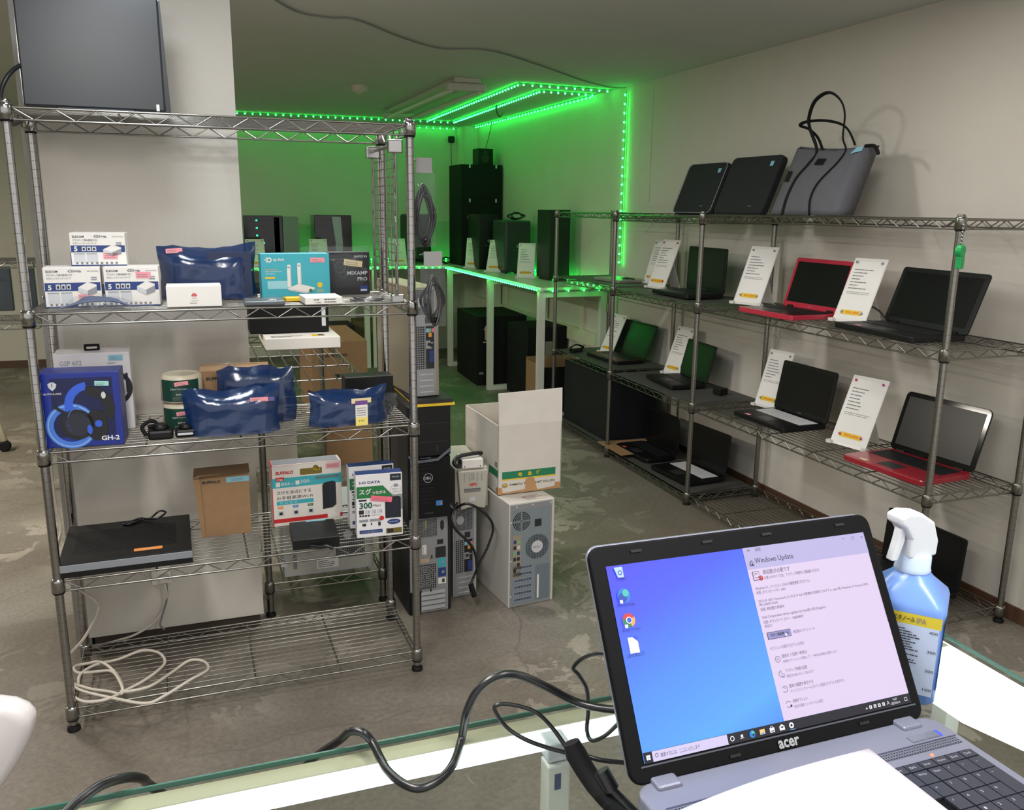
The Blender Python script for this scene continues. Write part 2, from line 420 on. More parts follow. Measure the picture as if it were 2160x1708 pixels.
def pouch(b, m, w, h, t, seed, org=(0, 0, 0), nx=10, ny=12, amp=.006):
    """a flat plastic bag, pinched at its rim, standing in the x-z plane"""
    rnd = random.Random(seed); ox, oy, oz = org
    for s in (-1, 1):
        vs = []
        for j in range(ny+1):
            for i in range(nx+1):
                u, v = i/nx, j/ny; e = min(1, min(u, 1-u, v, 1-v)*5)
                vs.append((ox+(u-.5)*w+(rnd.random()-.5)*amp, oy+s*(t/2*e)+(rnd.random()-.5)*amp*e, oz+v*h+(rnd.random()-.5)*amp*.6))
        fs = [(j*(nx+1)+i, j*(nx+1)+i+1, (j+1)*(nx+1)+i+1, (j+1)*(nx+1)+i) for j in range(ny) for i in range(nx)]
        b.add(vs, [f if s < 0 else f[::-1] for f in fs], m, True)
    return b
def loops(seed, w, h, n, r, m, t=.02, org=(0, 0, 0)):
    rnd = random.Random(seed); b = MB()
    pts = []
    for i in range(n*4):
        a = i*PI/2; pts.append((org[0]+math.cos(a)*w*rnd.uniform(.25, .5), org[1]+rnd.uniform(-t, t)/2, org[2]+h/2+math.sin(a)*h*rnd.uniform(.3, .48)))
    b.tube(m, smooth(pts, 6), r, 6); return b
for nm, lab, loc, w, h, sd in (('bagged_cable', 'clear bag of black leads hanging high on the rack side panel', (.69, 2.70, 1.43), .075, .23, 3),
                               ('bagged_cable', 'clear bag of black leads hanging below the grid panel by the front post', (.695, 2.62, 1.19), .085, .19, 5)):
    t = thing(nm, lab, 'cable bag', loc, .15)
    pouch(MB(), film, w, h, .035, sd).build('bag', t)
    loops(sd, w*.9, h*.85, 9, .0046, cable, .03, (0, 0, .0)).build('lead', t)
    MB().box(M('header_card', (150, 150, 148), .5), -w*.35, w*.35, -.002, .002, h-.005, h+.04).build('header_card', t)
    MB().tube(chrome_d, smooth([(0, 0, h+.03), (-.02, 0, h+.035), (-.045, 0, h+.03)], 4), .0018, 5).build('hook', t)

# ---------------------------------------------------------------- goods on the tall rack
T5, T4, T3, T2, T1 = [z+.0065 for z in reversed(AT)]
def carton(name, label, x, y, z, rz, w, d, h, mat, cat='box', bev=.0015, group=None, top=None):
    t = thing(name, label, cat, (x, y, z), rz, group)
    MB().box(mat, -w/2, w/2, 0, d, 0, h).build('carton', t, bev)
    if top: MB().box(top, -w/2+.001, w/2-.001, .001, d-.001, h, h+.0006).build('lid_print', t)
    return t
def sticker(t, mat, a0, z0, a1, z1, y=0, tilt=0, txt=None, ink_=None, name='price_sticker'):
    k = Ink((0, y, 0), (math.cos(tilt), 0, math.sin(tilt)), (-math.sin(tilt), 0, math.cos(tilt)))
    c, s = math.cos(tilt), math.sin(tilt); a = a0*c+z0*s; b = -a0*s+z0*c
    k.r(mat, a, b, a+(a1-a0), b+(z1-z0), 4)
    if txt: k.t(ink_ or inkg, txt, a+(a1-a0)*.2, b+(z1-z0)*.3, (z1-z0)*.4, (a1-a0)*.6, 5)
    else: k.lines(inkg, a+.1*(a1-a0), b+.2*(z1-z0), a1-.1*(a1-a0)+a-a0, b+.85*(z1-z0), 2, .3, 5)
    return k.build(name, t)

navy = M('print_navy', (34, 58, 118), .5)
ltgrey = M('print_light_grey', (196, 198, 202), .6)
midgrey = M('print_mid_grey', (140, 143, 150), .6)
def elecom(label, x, y, z, rz, pinkat, w=.146, h=.094):
    t = carton('product_box', label, x, y, z, rz, w, .1, h, white, group='switching hub boxes')
    MB().box(navy, -w/2, w/2, -.0008, 0, 0, .003).box(navy, -w/2-.0008, -w/2+.001, -.0006, .09, 0, h*.45).build('edge_band', t)
    k = front(w)
    k.t(ink, 'ELECOM', .008, h-.014, .006, .03, bold=.02).t(inkg, 'Giga', .062, h-.016, .010, .035, bold=.03, skew=.2)
    k.t(inkg, '1000/100/10Mbps', w-.034, h-.014, .005, .03)
    k.t(ink, 'プラスチック筐体電源外付け', .008, h-.024, .006, .066).t(ink, 'ギガビットスイッチングハブ', .008, h-.033, .006, .062)
    k.r(midgrey, w-.025, h-.031, w-.010, h-.027).r(midgrey, w-.025, h-.037, w-.010, h-.033)
    k.r(navy, .002, h*.41, w-.002, h*.62).t(white, '5', .010, h*.44, .014, .009, bold=.03)
    for i in range(3): k.r(ltgrey, .030+.0135*i, h*.45, .041+.0135*i, h*.58, 2).r(ink, .0325+.0135*i, h*.475, .038+.0135*i, h*.54, 3)
    k.poly(white, [(w-.060, h*.5), (w-.035, h*.63), (w-.012, h*.56), (w-.012, h*.36), (w-.036, h*.28), (w-.060, h*.4)], 3)
    k.poly(ltgrey, [(w-.060, h*.5), (w-.060, h*.4), (w-.036, h*.28), (w-.036, h*.41)], 4).poly(midgrey, [(w-.036, h*.41), (w-.036, h*.28), (w-.012, h*.36), (w-.012, h*.52)], 4)
    for i in range(2): k.r(ltgrey, .008+.033*i, .010, .038+.033*i, h*.38).r(midgrey, .008+.033*i, h*.355, .036+.033*i, h*.38, 2)
    for i in range(9): k.r(inkg, .012+.013*i, .005, .018+.013*i, .011, 2)
    k.build('printing', t)
    if pinkat == 'low': sticker(t, pink, .012, .02, .05, .037, tilt=-.02)
    else: sticker(t, pink, .012, h-.032, .052, h-.014, tilt=-.02)
    return t
elecom('white and navy hub box with a 5 on it, alone on top of two others', -.252, 2.805, T4+.1125, -.02, 'low')
elecom('lower left hub box of the stack of three at the left of the tier', -.321, 2.75, T4, .04, 'low', h=.112)
elecom('lower right hub box of the stack, pink sticker at its upper right', -.167, 2.75, T4, -.02, 'high', h=.112)

tb = thing('bagged_cable', 'clear film bag of blue and black leads lying at the left front of the tier', 'cable bag', (-.245, 2.69, T4))
def lying(b, m, w, d, h, seed, nx=16, ny=8, amp=.008):
    rnd = random.Random(seed); vs = []
    for j in range(ny+1):
        for i in range(nx+1):
            u, v = i/nx, j/ny; e = min(1, min(u, 1-u)*4)*min(1, min(v, 1-v)*3)
            vs.append(((u-.5)*w+(rnd.random()-.5)*amp, (v-.5)*d+(rnd.random()-.5)*amp, .003+h*e*(.75+.25*math.sin(u*9+seed))+(rnd.random()-.5)*amp*.8*e))
    n0 = len(vs); vs += [(x, y, .0005) for x, y, z in vs[:n0]]
    fs = []
    for j in range(ny):
        for i in range(nx):
            q = (j*(nx+1)+i, j*(nx+1)+i+1, (j+1)*(nx+1)+i+1, (j+1)*(nx+1)+i); fs += [q, tuple(k+n0 for k in q[::-1])]
    b.add(vs, fs, m, True); return b
lying(MB(), film, .27, .1, .04, 4).build('bag', tb)
c = MB(); blu = M('lead_blue_grey', (72, 86, 120), .45)
for i in range(9): c.tube(blu, smooth([(-.1+.004*i, -.03+.006*i, .008), (-.04, -.02+.006*i, .022+.001*i), (.03, -.022+.006*i, .024), (.075-.003*i, -.03+.007*i, .010)], 5), .0034, 6)
c.build('lead', tb)
hc = thing('header_card', 'dark green printed header card of a packet leaning on the hub boxes', 'packaging', (-.255, 2.755, T4+.035), .03)
MB().box(M('card_dark', (28, 38, 42), .5), -.05, .055, 0, .004, 0, .028).build('card', hc)
front(.1, x=-.048).t(white, 'ELECOM', .006, .016, .006, .035).lines(inkg, .004, .003, .06, .012, 2).build('printing', hc)

# big blue bag, white phone box
def bag(label, x, y, z, rz, w, d, h, seed, inner=None, mat=bluefilm, cat='bagged item', name='plastic_bag', imat=None):
    t = thing(name, label, cat, (x, y, z), rz)
    rnd = random.Random(seed); nx, nz = 12, 9; b = MB()
    def side(f, flip):
        vs = [f(i/nx, j/nz) for j in range(nz+1) for i in range(nx+1)]
        fs = [(j*(nx+1)+i, j*(nx+1)+i+1, (j+1)*(nx+1)+i+1, (j+1)*(nx+1)+i) for j in range(nz) for i in range(nx)]
        b.add(vs, [q[::-1] if flip else q for q in fs], mat, True)
    def top(u): return h*(1+.035*math.sin(u*5+seed)+.02*math.sin(u*13+seed*2))+(.06*h if u > .9 else 0)
    def prof(u, v):
        e = min(1, min(u, 1-u)*5); tp = max(0, 1-max(0, v-.72)/.28)
        return d/2*(.12+.88*e**.6)*(.08+.92*tp**.7)
    N = {}
    def nz_(u, v, k):
        q = (round(u*nx), round(v*nz), k)
        if q not in N: N[q] = (rnd.random()-.5)*.009
        return N[q]
    for s in (-1, 1):
        def f(u, v, s=s):
            rim = (u in (0, 1)) or v == 1
            return ((u-.5)*w*(1+.03*math.sin(v*6+seed)), d/2+s*(0 if rim else prof(u, v))+nz_(u, v, s if not rim else 0), max(.0008, v*top(u)+(0 if v == 0 else nz_(u, v, 5))))
        side(f, s > 0)
    b.build('bag', t)
    if inner:
        iw, id_, ih = inner
        MB().box(imat or M('bag_inner', (24, 34, 56), .5), -iw/2, iw/2, d/2-id_/2, d/2+id_/2, .002, ih).build('contents', t, .004)
    return t
t = bag('large upright blue plastic bag behind the small white box, pink label at top', .045, 2.87, T4, -.02, .285, .1, .163, 2, (.20, .06, .13), imat=M('bag_dark', (22, 30, 52), .4))
sticker(t, pink, -.118, .142, -.07, .156, y=.02, tilt=.06)
MB().box(M('bag_half', (26, 36, 70), .35), .0, .13, .012, .02, .005, .145).build('dark_panel', t)
t = carton('phone_box', 'small plain white box with a red flower mark, front of the upper tier', -.0, 2.68, T4, 0, .15, .1, .06, white)
k = front(.15)
red = M('print_red', (196, 40, 48), .5)
for i in range(6):
    a = PI*(i+.5)/6; k.poly(red, [(.075, .030), (.075+.0075*math.cos(a-.2), .030+.0095*math.sin(a-.2)), (.075+.0085*math.cos(a), .030+.0105*math.sin(a)), (.075+.0075*math.cos(a+.2), .030+.0095*math.sin(a+.2))])
k.t(ink, 'HUAWEI', .0685, .024, .0025, .013).t(inkg, 'HUAWEI P', .066, .016, .003, .02).lines(inkg, .062, .010, .086, .014, 1).build('printing', t)

# wireless adapter box
teal = M('print_teal', (58, 166, 180), .5)
t = carton('adapter_box', 'turquoise wireless adapter box picturing a white two-antenna adapter', .31, 2.87, T4, .03, .215, .07, .14, teal)
k = front(.215)
W_, H_ = .215, .14
k.ring(white, .026, .121, .008, .0045, 2).r(white, .012, .1195, .027, .1225, 2).r(white, .0165, .113, .0195, .129, 2).r(teal, .0225, .1195, .0275, .1225, 3)
k.t(white, 'tp-link', .038, .115, .0115, .036, bold=.01)
k.lines(M('print_orange', (226, 150, 50), .5), .012, .090, .055, .094, 1).t(white, 'High Gain Wireless', .013, .082, .0045, .05).t(white, 'USB Adapter', .013, .075, .0045, .032).r(yellow, .012, .062, .042, .068, 2)
k.r(M('haze', (150, 205, 212), .4), .018, .03, .088, .055).poly(white, [(.078, .03), (.115, .045), (.165, .032), (.165, .026), (.138, .013), (.085, .024)], 3)
k.poly(ltgrey, [(.078, .03), (.138, .0195), (.165, .03), (.165, .026), (.138, .013), (.085, .024)], 4)
for a in (.080, .112): k.r(white, a, .035 if a < .1 else .045, a+.012, .10 if a < .1 else .105, 4).disc(white, a+.006, .10 if a < .1 else .105, .006, 4).r(ltgrey, a+.0085, .04, a+.0115, .10, 5)
k.disc(M('print_green', (60, 110, 50), .5), .152, .023, .0055, 5).disc(yellow, .182, .040, .0085, 2).lines(yellow, .172, .018, .202, .028, 2)
k.build('printing', t)
sticker(t, pink, .046, .112, .092, .127, tilt=-.01)

t = carton('game_amp_box', 'black box of a headset amplifier wrapped in clear plastic, right of the turquoise box', .462, 2.945, T4, .04, .2, .06, .14, M('box_black', (26, 27, 31), .45))
k = front(.2)
k.t(ltgrey, 'astro', .148, .122, .0075, .044, bold=.01).t(inkg, 'usb', .173, .082, .006, .018)
k.t(ltgrey, 'MIXAMP', .124, .065, .0125, .068, bold=.015).t(ltgrey, 'PRO', .158, .045, .0125, .033, bold=.015)
k.r(navy, .165, .008, .192, .028, 2).r(ltgrey, .168, .011, .189, .017, 3).ring(inkg, .10, .09, .018, .0172, 2).ring(inkg, .11, .068, .012, .0113, 2)
k.r(red, .1985, .04, .2, .08, 2); k.build('printing', t)
sticker(t, cream, .012, .098, .074, .118, tilt=-.14)
pouch(MB(), film, .235, .158, .085, 11, (-.005, .03, 0), amp=.01).build('plastic_wrap', t)

t = thing('tablet_case', 'flat grey tablet case in film lying at the front edge', 'tablet case', (.195, 2.67, T4), -.04)
MB().box(M('case_grey', (82, 88, 94), .35), -.058, .058, 0, .11, 0, .012).build('case', t, .003)
lying(MB(), film, .15, .12, .02, 8, amp=.004).build('film', t).location = (0, .055, 0)
t = carton('label_box', 'flat white box with two barcodes on its narrow front', .366, 2.655, T4, .03, .112, .12, .021, white)
k = front(.112); k.t(ink, 'HUAWEI', .025, .012, .004, .016, bold=.03).t(ink, 'Y 998881', .026, .004, .0035, .022)
for j in (0, 1):
    for i in range(14): k.r(ink, .056+.0026*i, .013-.008*j, .0572+.0026*i+(.0008 if i % 3 else 0), .0165-.008*j)
k.build('printing', t)
t = thing('yellow_packet', 'small yellow packet lying between the tablet case and the flat white box', 'packet', (.295, 2.76, T4), .1)
MB().box(yellow, -.03, .025, 0, .05, 0, .012).build('packet', t, .002)
t = thing('bagged_cable', 'dark leads in thin clear film lying at the right end of the upper tier', 'cable bag', (.51, 2.72, T4))
lying(MB(), film, .15, .1, .02, 21, amp=.006).build('bag', t)
loops(9, .11, .05, 4, .003, cable, .01).build('lead', t).rotation_euler = (PI/2, 0, 0)
t.children[-1].location = (0, .03, .008)

# tier 3
t = carton('headset_box', 'white gaming headset box with a black hang tab, behind the blue one', -.302, 2.86, T3, .02, .208, .11, .24, M('box_pearl', (214, 212, 216), .4))
k = front(.208)
k.t(midgrey, 'GSP 602', .015, .205, .014, .06).t(midgrey, 'Gaming Series', .016, .184, .012, .088)
k.lines(inkg, .145, .205, .17, .212, 2)
k.ring(M('box_black', (26, 27, 31), .45), .155, .13, .055, .042, 2, t0=-.18, t1=.3).r(M('box_black'), .192, .115, .199, .175, 3).build('printing', t)
sticker(t, cyan, .045, .215, .085, .232, name='price_sticker')
MB().prism(blackm, rrect(.044, .02, .003, 3), (-.002, .055, .25), FX, FZ, .002).build('hang_tab', t)
Ink((-.002, .0547, .25), FX, FZ).poly(wallm, rrect(.03, .006, .002, 2, 0, -.001), 1).build('tab_slot', t)

navyb = M('print_royal', (26, 44, 132), .32)
t = carton('headset_box', 'royal blue headset box with headphones printed on it, front left of the middle tier', -.322, 2.675, T3, -.06, .208, .1, .215, navyb)
k = front(.208)
k.r(M('print_deep', (14, 22, 70), .35), .03, .03, .19, .2, 1).ring(M('print_sky', (70, 120, 210), .4), .075, .062, .066, .046, 2).ring(M('print_pale', (130, 170, 230), .4), .075, .062, .062, .058, 3)
k.ring(M('print_bluepad', (50, 92, 205), .4), .128, .122, .066, .044, 4, t0=.27, t1=.62).ring(M('box_black'), .13, .112, .062, .034, 5, t0=-.1, t1=.28)
k.disc(M('box_black'), .09, .066, .044, 6).disc(M('print_dk', (36, 40, 52), .3), .092, .066, .034, 7).ring(M('print_sky'), .112, .075, .047, .045, 7, t0=.3, t1=.6)
k.poly(M('box_black'), [(.032, .118), (.038, .124), (.07, .1), (.064, .094)], 8).disc(M('box_black'), .14, .062, .03, 6, ry=.045).disc(M('print_bluepad'), .146, .066, .010, 8).disc(M('print_bluepad'), .122, .05, .007, 8, ry=.014)
k.disc(ltgrey, .165, .148, .006, 8, ry=.010)
k.poly(ltgrey, [(.024, .184), (.031, .19), (.040, .19), (.047, .184), (.044, .174), (.0355, .165), (.027, .174)], 3).r(navyb, .0345, .176, .0365, .187, 4).t(ltgrey, 'BUTFULAKE', .012, .154, .005, .045, bold=.02)
k.t(white, 'GH-2', .150, .016, .014, .048, l=10, bold=.03).build('printing', t)
sticker(t, M('sticker_mint', (150, 205, 200), .7), .04, .176, .077, .19, tilt=-.05)

sp = thing('disc_spindle', 'upper clear spindle of recordable discs with a green sleeve, pink sticker', 'disc spindle', (-.055, 2.83, T3+.088), -.1, 'disc spindles')
grn = M('sleeve_green', (18, 62, 48), .4); crm = M('spindle_cream', (200, 190, 168), .4)
def spindle(t):
    MB().lathe(crm, [(.058, 0), (.062, .004), (.060, .078), (.052, .084)], 32).build('discs', t)
    b = MB(); n = 16; vs = []
    for k in range(n+1):
        a = PI*(1.18+.64*k/n); vs += [(.0625*math.cos(a), .0625*math.sin(a), .006), (.0625*math.cos(a), .0625*math.sin(a), .072)]
    b.add(vs, [(2*k, 2*k+2, 2*k+3, 2*k+1) for k in range(n)], grn, True).build('sleeve', t)
    front(y=-.0635, x=-.03).t(ltgrey, 'Digital Recordary', .004, .042, .006, .05, skew=.2).t(ltgrey, 'DVD-R', .02, .026, .005, .02, bold=.02).lines(inkg, .01, .012, .048, .022, 3).build('printing', t)
spindle(sp); sticker(sp, pink, -.012, .054, .028, .066, y=-.064, tilt=.12)
sp = thing('disc_spindle', 'lower disc spindle with a green sleeve, standing under the cream one', 'disc spindle', (-.055, 2.83, T3), -.1, 'disc spindles')
spindle(sp); sticker(sp, pink, -.012, .05, .028, .062, y=-.064, tilt=.12)

t = carton('router_box', 'brown cardboard box lying behind blue bags, violet shop tag on its right', .105, 2.87, T3, -.05, .215, .14, .165, brown)
k = front(.215); k.t(ink, 'BUFFALO', .020, .135, .011, .062, bold=.04, skew=.15).r(cream, .13, .125, .208, .142).r(M('tag_violet', (110, 70, 140), .6), .138, .12, .18, .135, 2).r(white, .138, .092, .18, .12, 2).lines(inkg, .142, .095, .177, .117, 4, .3, 3).build('printing', t)
pouch(MB(), film, .05, .02, .02, 31, (-.02, .05, .165), 5, 3, .004).build('film_end', t)

t = bag('tall blue plastic bag behind the wide one, its corner drawn up to a point', .165, 2.80, T3, -.05, .24, .06, .178, 6, (.16, .03, .13))
t = bag('wide dark blue plastic bag over a box, pink label at upper right', .085, 2.675, T3, -.05, .275, .08, .14, 9, (.22, .05, .115))
sticker(t, pink, .052, .100, .105, .113, y=.006); sticker(t, M('sticker_violet', (90, 80, 140), .7), .106, .100, .124, .113, y=.006)
t = bag('blue plastic bag at the right end, shop tag with a yellow foot', .445, 2.69, T3, .1, .25, .085, .112, 14, (.19, .05, .095))
k = front(y=-.004, x=0); k.r(cream, -.002, .072, .062, .088, 2).r(M('tag_violet'), .010, .066, .05, .080, 3).r(white, .010, .026, .05, .066, 3).r(M('tag_pale_yellow', (240, 222, 120), .6), .010, -.001, .05, .026, 3).t(ink, '¥ 330', .02, .012, .006, .018, l=4).lines(inkg, .014, .032, .046, .062, 4, .3, 4).build('shop_tag', t)

t = thing('camera_bundle', 'two small black gadgets with straps lying on the wire, pale strip across', 'gadget', (-.085, 2.68, T3))
MB().box(black, -.07, .0, .0, .05, 0, .03).build('gadget_body', t, .008); MB().box(black, .005, .065, .01, .055, 0, .026).build('gadget_body', t, .008)
MB().lathe(black, [(.022, 0), (.024, .006), (.018, .014)], 20, (-.035, .025, .03)).lathe(black, [(.018, 0), (.02, .006), (.014, .012)], 20, (.035, .03, .026)).build('dial', t)
MB().tube(blackm, smooth([(-.075, .03, .01), (-.085, .04, .035), (-.06, .05, .05), (-.045, .05, .038), (-.07, .05, .03)], 6), .006, 6).build('strap', t)
MB().box(ltgrey, .012, .055, -.003, .0, .012, .018).build('label_strip', t)
t = thing('black_case', 'flat black case standing behind the right-hand blue bag', 'case', (.53, 2.9, T3))
MB().box(black, -.07, .095, 0, .08, 0, .115).build('case', t, .003)
t = thing('bagged_cable', 'dark film bag of leads tucked beside the front right post', 'cable bag', (.565, 2.78, T3))
pouch(MB(), film, .09, .08, .05, 17, amp=.008).build('bag', t); loops(19, .07, .06, 5, .004, cable, .03).build('lead', t)

# tier 2
t = thing('disc_recorder', 'flat black disc recorder with a silver front strip and an orange sticker', 'disc recorder', (-.24, 2.655, T2), .02)
MB().box(black, -.183, .183, .0, .33, .004, .046).build('body', t, .002)
b = MB()
for i in range(18): b.box(blackm, -.15, .14, .07+.011*i, .074+.011*i, .046, .0464)
b.build('vent_slots', t)
MB().box(M('silver_strip', (150, 154, 162), .35, .4), -.184, .184, -.004, .0, .02, .042).build('front_strip', t, .001)
MB().box(black, -.184, .184, -.004, .0, .004, .02).build('front_panel', t)
Ink((0, 0, .0465), (1, 0, 0), (0, 1, 0)).r(M('sticker_orange', (240, 150, 70), .6), .02, .035, .10, .058).t(white, '¥ 3,300', .045, .04, .008, .03).build('price_sticker', t)
MB().tube(cable, smooth([(-.0, .3, .05), (.03, .32, .052), (.06, .3, .055), (.09, .32, .07), (.11, .31, .066), (.08, .29, .055), (.04, .31, .052), (.0, .28, .05), (-.02, .29, .05), (.02, .3, .05)], 6), .0035, 6).build('tied_cord', t)

t = thing('router_box', 'upright brown box on the lower tier, top flap ajar and light blue sticker', 'box', (.052, 2.87, T2), .0)
MB().box(brown, -.078, .078, 0, .05, 0, .208).build('carton', t, .001)
MB().prism(brown, [(0, 0), (-.016, .21), (.004, .21), (.012, 0)], (-.079, -.008, 0), FX, FZ, .002).build('flap', t)
MB().add([(-.095, -.012, .205), (.08, -.012, .212), (.082, .055, .225), (-.09, .055, .222)], [(0, 1, 2, 3)], M('board_dark', (110, 86, 62), .8)).box(brown, -.085, .082, .0, .055, .208, .211).build('top_flap', t)
front(.156).t(ink, 'BUFFALO', .010, .182, .010, .056, bold=.04, skew=.15).r(cyan, .085, .181, .156, .199, 2).lines(inkg, .1, .186, .145, .195, 2, .3, 3).build('printing', t)

gold = M('print_gold', (128, 112, 50), .35, .4)
t = carton('router_box', 'white and teal wireless router box with Japanese slogan and red left edge', .32, 2.9, T2, .03, .235, .07, .215, M('box_offwhite', (222, 216, 208), .5))
W_, H_ = .235, .215
k = front(W_)
k.r(red, 0, 0, .003, H_).r(red, 0, .012, W_, .026).r(red, 0, H_-.001, W_, H_)
k.t(red, 'BUFFALO', .014, .182, .012, .058, bold=.04, skew=.12).poly(gold, rrect(.074, .022, .004, 3, .132, .186), 2).disc(gold, .148, .196, .010, 2).t(yellow, 'No.1', .14, .186, .012, .022, l=3)
k.r(teal, 0, .136, W_, .170).r(red, .014, .160, .042, .173, 2).t(white, '11ac', .018, .162, .008, .02, l=3, bold=.02)
k.r(white, .014, .140, .028, .156, 2).t(white, '866', .031, .143, .012, .03, bold=.0).t(white, '+', .065, .145, .008, .009).r(white, .079, .143, .092, .157, 2).t(white, '300', .095, .146, .012, .03)
k.t(ltgrey, 'Mbps', .128, .147, .004, .01).r(M('print_slate', (90, 120, 125), .5), .146, .155, .226, .165, 2)
k.t(ink, '次代を身近にする', .015, .112, .013, .115).t(ink, 'お手軽高速Wi-Fi', .015, .093, .013, .12)
k.r(teal, .014, .075, .137, .089)
for i in range(4): k.t(white, '□', .026+.016*i, .079, .006, .007)
for i, (c_, s_) in enumerate(((M('print_orange'), '無線'), (M('print_blue', (50, 130, 190), .5), '2LDK'), (M('print_green'), '安心'))):
    k.r(c_, .017+.05*i, .062, .035+.05*i, .071, 2).t(white, s_, .02+.05*i, .064, .005, .012, l=3).r(ltgrey, .017+.05*i, .036, .037+.05*i, .055, 2).r(ink, .021+.05*i, .04, .032+.05*i, .05, 3)
k.poly(M('box_black'), [(.168, .045), (.168, .132), (.176, .14), (.205, .144), (.214, .138), (.214, .058), (.2, .048)], 3).poly(M('print_dk'), [(.190, .05), (.190, .138), (.205, .144), (.214, .138), (.214, .058), (.2, .048)], 4)
k.r(white, .183, .012, .226, .03, 3).build('printing', t)
sticker(t, pink, .065, .190, .112, .207)
MB().box(midgrey, -.11, .11, .005, .065, H_, H_+.0006).box(red, -.117, -.112, .0, .07, H_, H_+.0007).build('lid_print', t)

def io(label, x, y, rz, note, sc=1):
    t = carton('adapter_box', label, x, y, T2, rz, .152, .045, .217, M('box_offwhite2', (226, 224, 226), .5), group='wireless adapter boxes', top=navy)
    k = front(.152)
    k.t(navy, 'I-O DATA', .012, .185, .009, .068, bold=.03).r(M('print_dk'), .112, .19, .148, .213).t(ltgrey, 'WN-G300R', .118, .2, .005, .024)
    g_ = M('print_emerald', (36, 116, 62), .5)
    k.poly(g_, [(.002, .136), (.002, .176), (.088, .176), (.118, .142), (.118, .136)]).t(white, 'スグ', .010, .148, .02, .04, l=2, bold=.02).t(white, 'つながる', .052, .148, .011, .045, l=2, bold=.02)
    k.r(midgrey, .118, .09, .152, .142).ring(midgrey, .13, .158, .018, .0172, 2).t(inkg, '文庫本より', .117, .158, .005, .025).t(ink, '小さい', .12, .148, .007, .022).r(midgrey, .124, .168, .137, .178, 2)
    k.r(M('print_dk'), .008, .126, .034, .132).t(M('print_darkgreen', (20, 90, 60), .5), '300', .010, .1, .022, .042, bold=.03).t(ink, 'Mbps', .054, .103, .010, .026)
    for i in range(4): k.r(ltgrey if i else ink, .008+.02*i, .082, .024+.02*i, .096, 2).t(ink, '1324'[i], .018+.02*i, .085, .007, .004, l=3)
    for i in range(4): k.r(ink, .009+.009*i, .073, .016+.009*i, .079, 2)
    k.t(ink, 'HighPower', .048, .074, .004, .03).disc(red, .082, .064, .008, 3).r(midgrey, .008, .054, .038, .063).r(midgrey, .042, .054, .078, .063)
    k.r(ink, .018, .04, .030, .049, 2).r(ink, .046, .042, .05, .05, 2).r(ink, .07, .038, .078, .052, 2)
    k.poly(M('box_black'), [(.094, .062), (.094, .13), (.1, .136), (.14, .136), (.146, .13), (.146, .062)], 4).poly(M('print_dk'), [(.1, .066), (.1, .128), (.14, .128), (.14, .066)], 5)
    k.disc(navy, .122, .048, .022, 2, ry=.009).t(ltgrey, 'IPv6対応', .106, .046, .005, .03, l=3).r(navy, .008, .014, .084, .026).t(ltgrey, 'いつでも安心設定サポート', .012, .017, .005, .068)
    k.r(gold, .096, .008, .148, .026, 2).r(ink, .1, .011, .12, .023, 3).build('printing', t)
    if note: sticker(t, hotpink, -.03, .128, .04, .146, y=-.002, tilt=-.16, name='sticky_note')
io('front of two white and green adapter boxes, a hot pink note across it', .528, 2.70, -.05, True)
io('rear of two white and green adapter boxes, only its top edge showing', .522, 2.80, -.0, False)

t = thing('disc_drive', 'small black external drive in front of the white and teal router box', 'external drive', (.315, 2.66, T2), -.04)
MB().box(black, -.073, .073, 0, .17, 0, .034).build('body', t, .002); MB().box(cyan, -.02, .045, .16, .172, .034, .0345).build('label_strip', t)
MB().tube(cable, smooth([(-.02, -.005, .012), (.005, -.02, .012), (.03, -.03, .016), (.05, -.035, .008)], 5), .006, 6).build('plug_lead', t)

# top tier: monitor, its lead and the screen clip
t = thing('monitor', 'dark flat monitor standing on the top tier in front of the pillar', 'monitor', (-.225, 2.83, T5+.004), .03)
MB().box(M('monitor_back', (34, 38, 42), .35), -.183, .183, 0, .03, .01, .36).build('panel', t, .006)
MB().prism(M('monitor_dark', (24, 27, 30), .4), [(0, 0), (.014, 0), (.004, .3), (-.006, .3)], (.183, .004, .01), FX, FZ, .02).build('side_frame', t)
MB().box(white, .158, .166, -.0015, 0, .012, .03).build('white_label', t)
MB().box(black, -.1, .1, -.02, .06, 0, .01).build('foot', t, .003)
MB().tube(cable, smooth([at(62, 128, 'Y', 2.86), at(25, 150, 'Y', 2.8), at(4, 185, 'Y', 2.76), at(2, 225, 'Y', 2.72), at(20, 262, 'Y', 2.7), at(42, 258, 'Y', 2.8)], 8), .006, 8).build('monitor_lead')
tag(bpy.data.objects['monitor_lead'], 'dark lead curving out from the monitor at the upper left', 'cable')

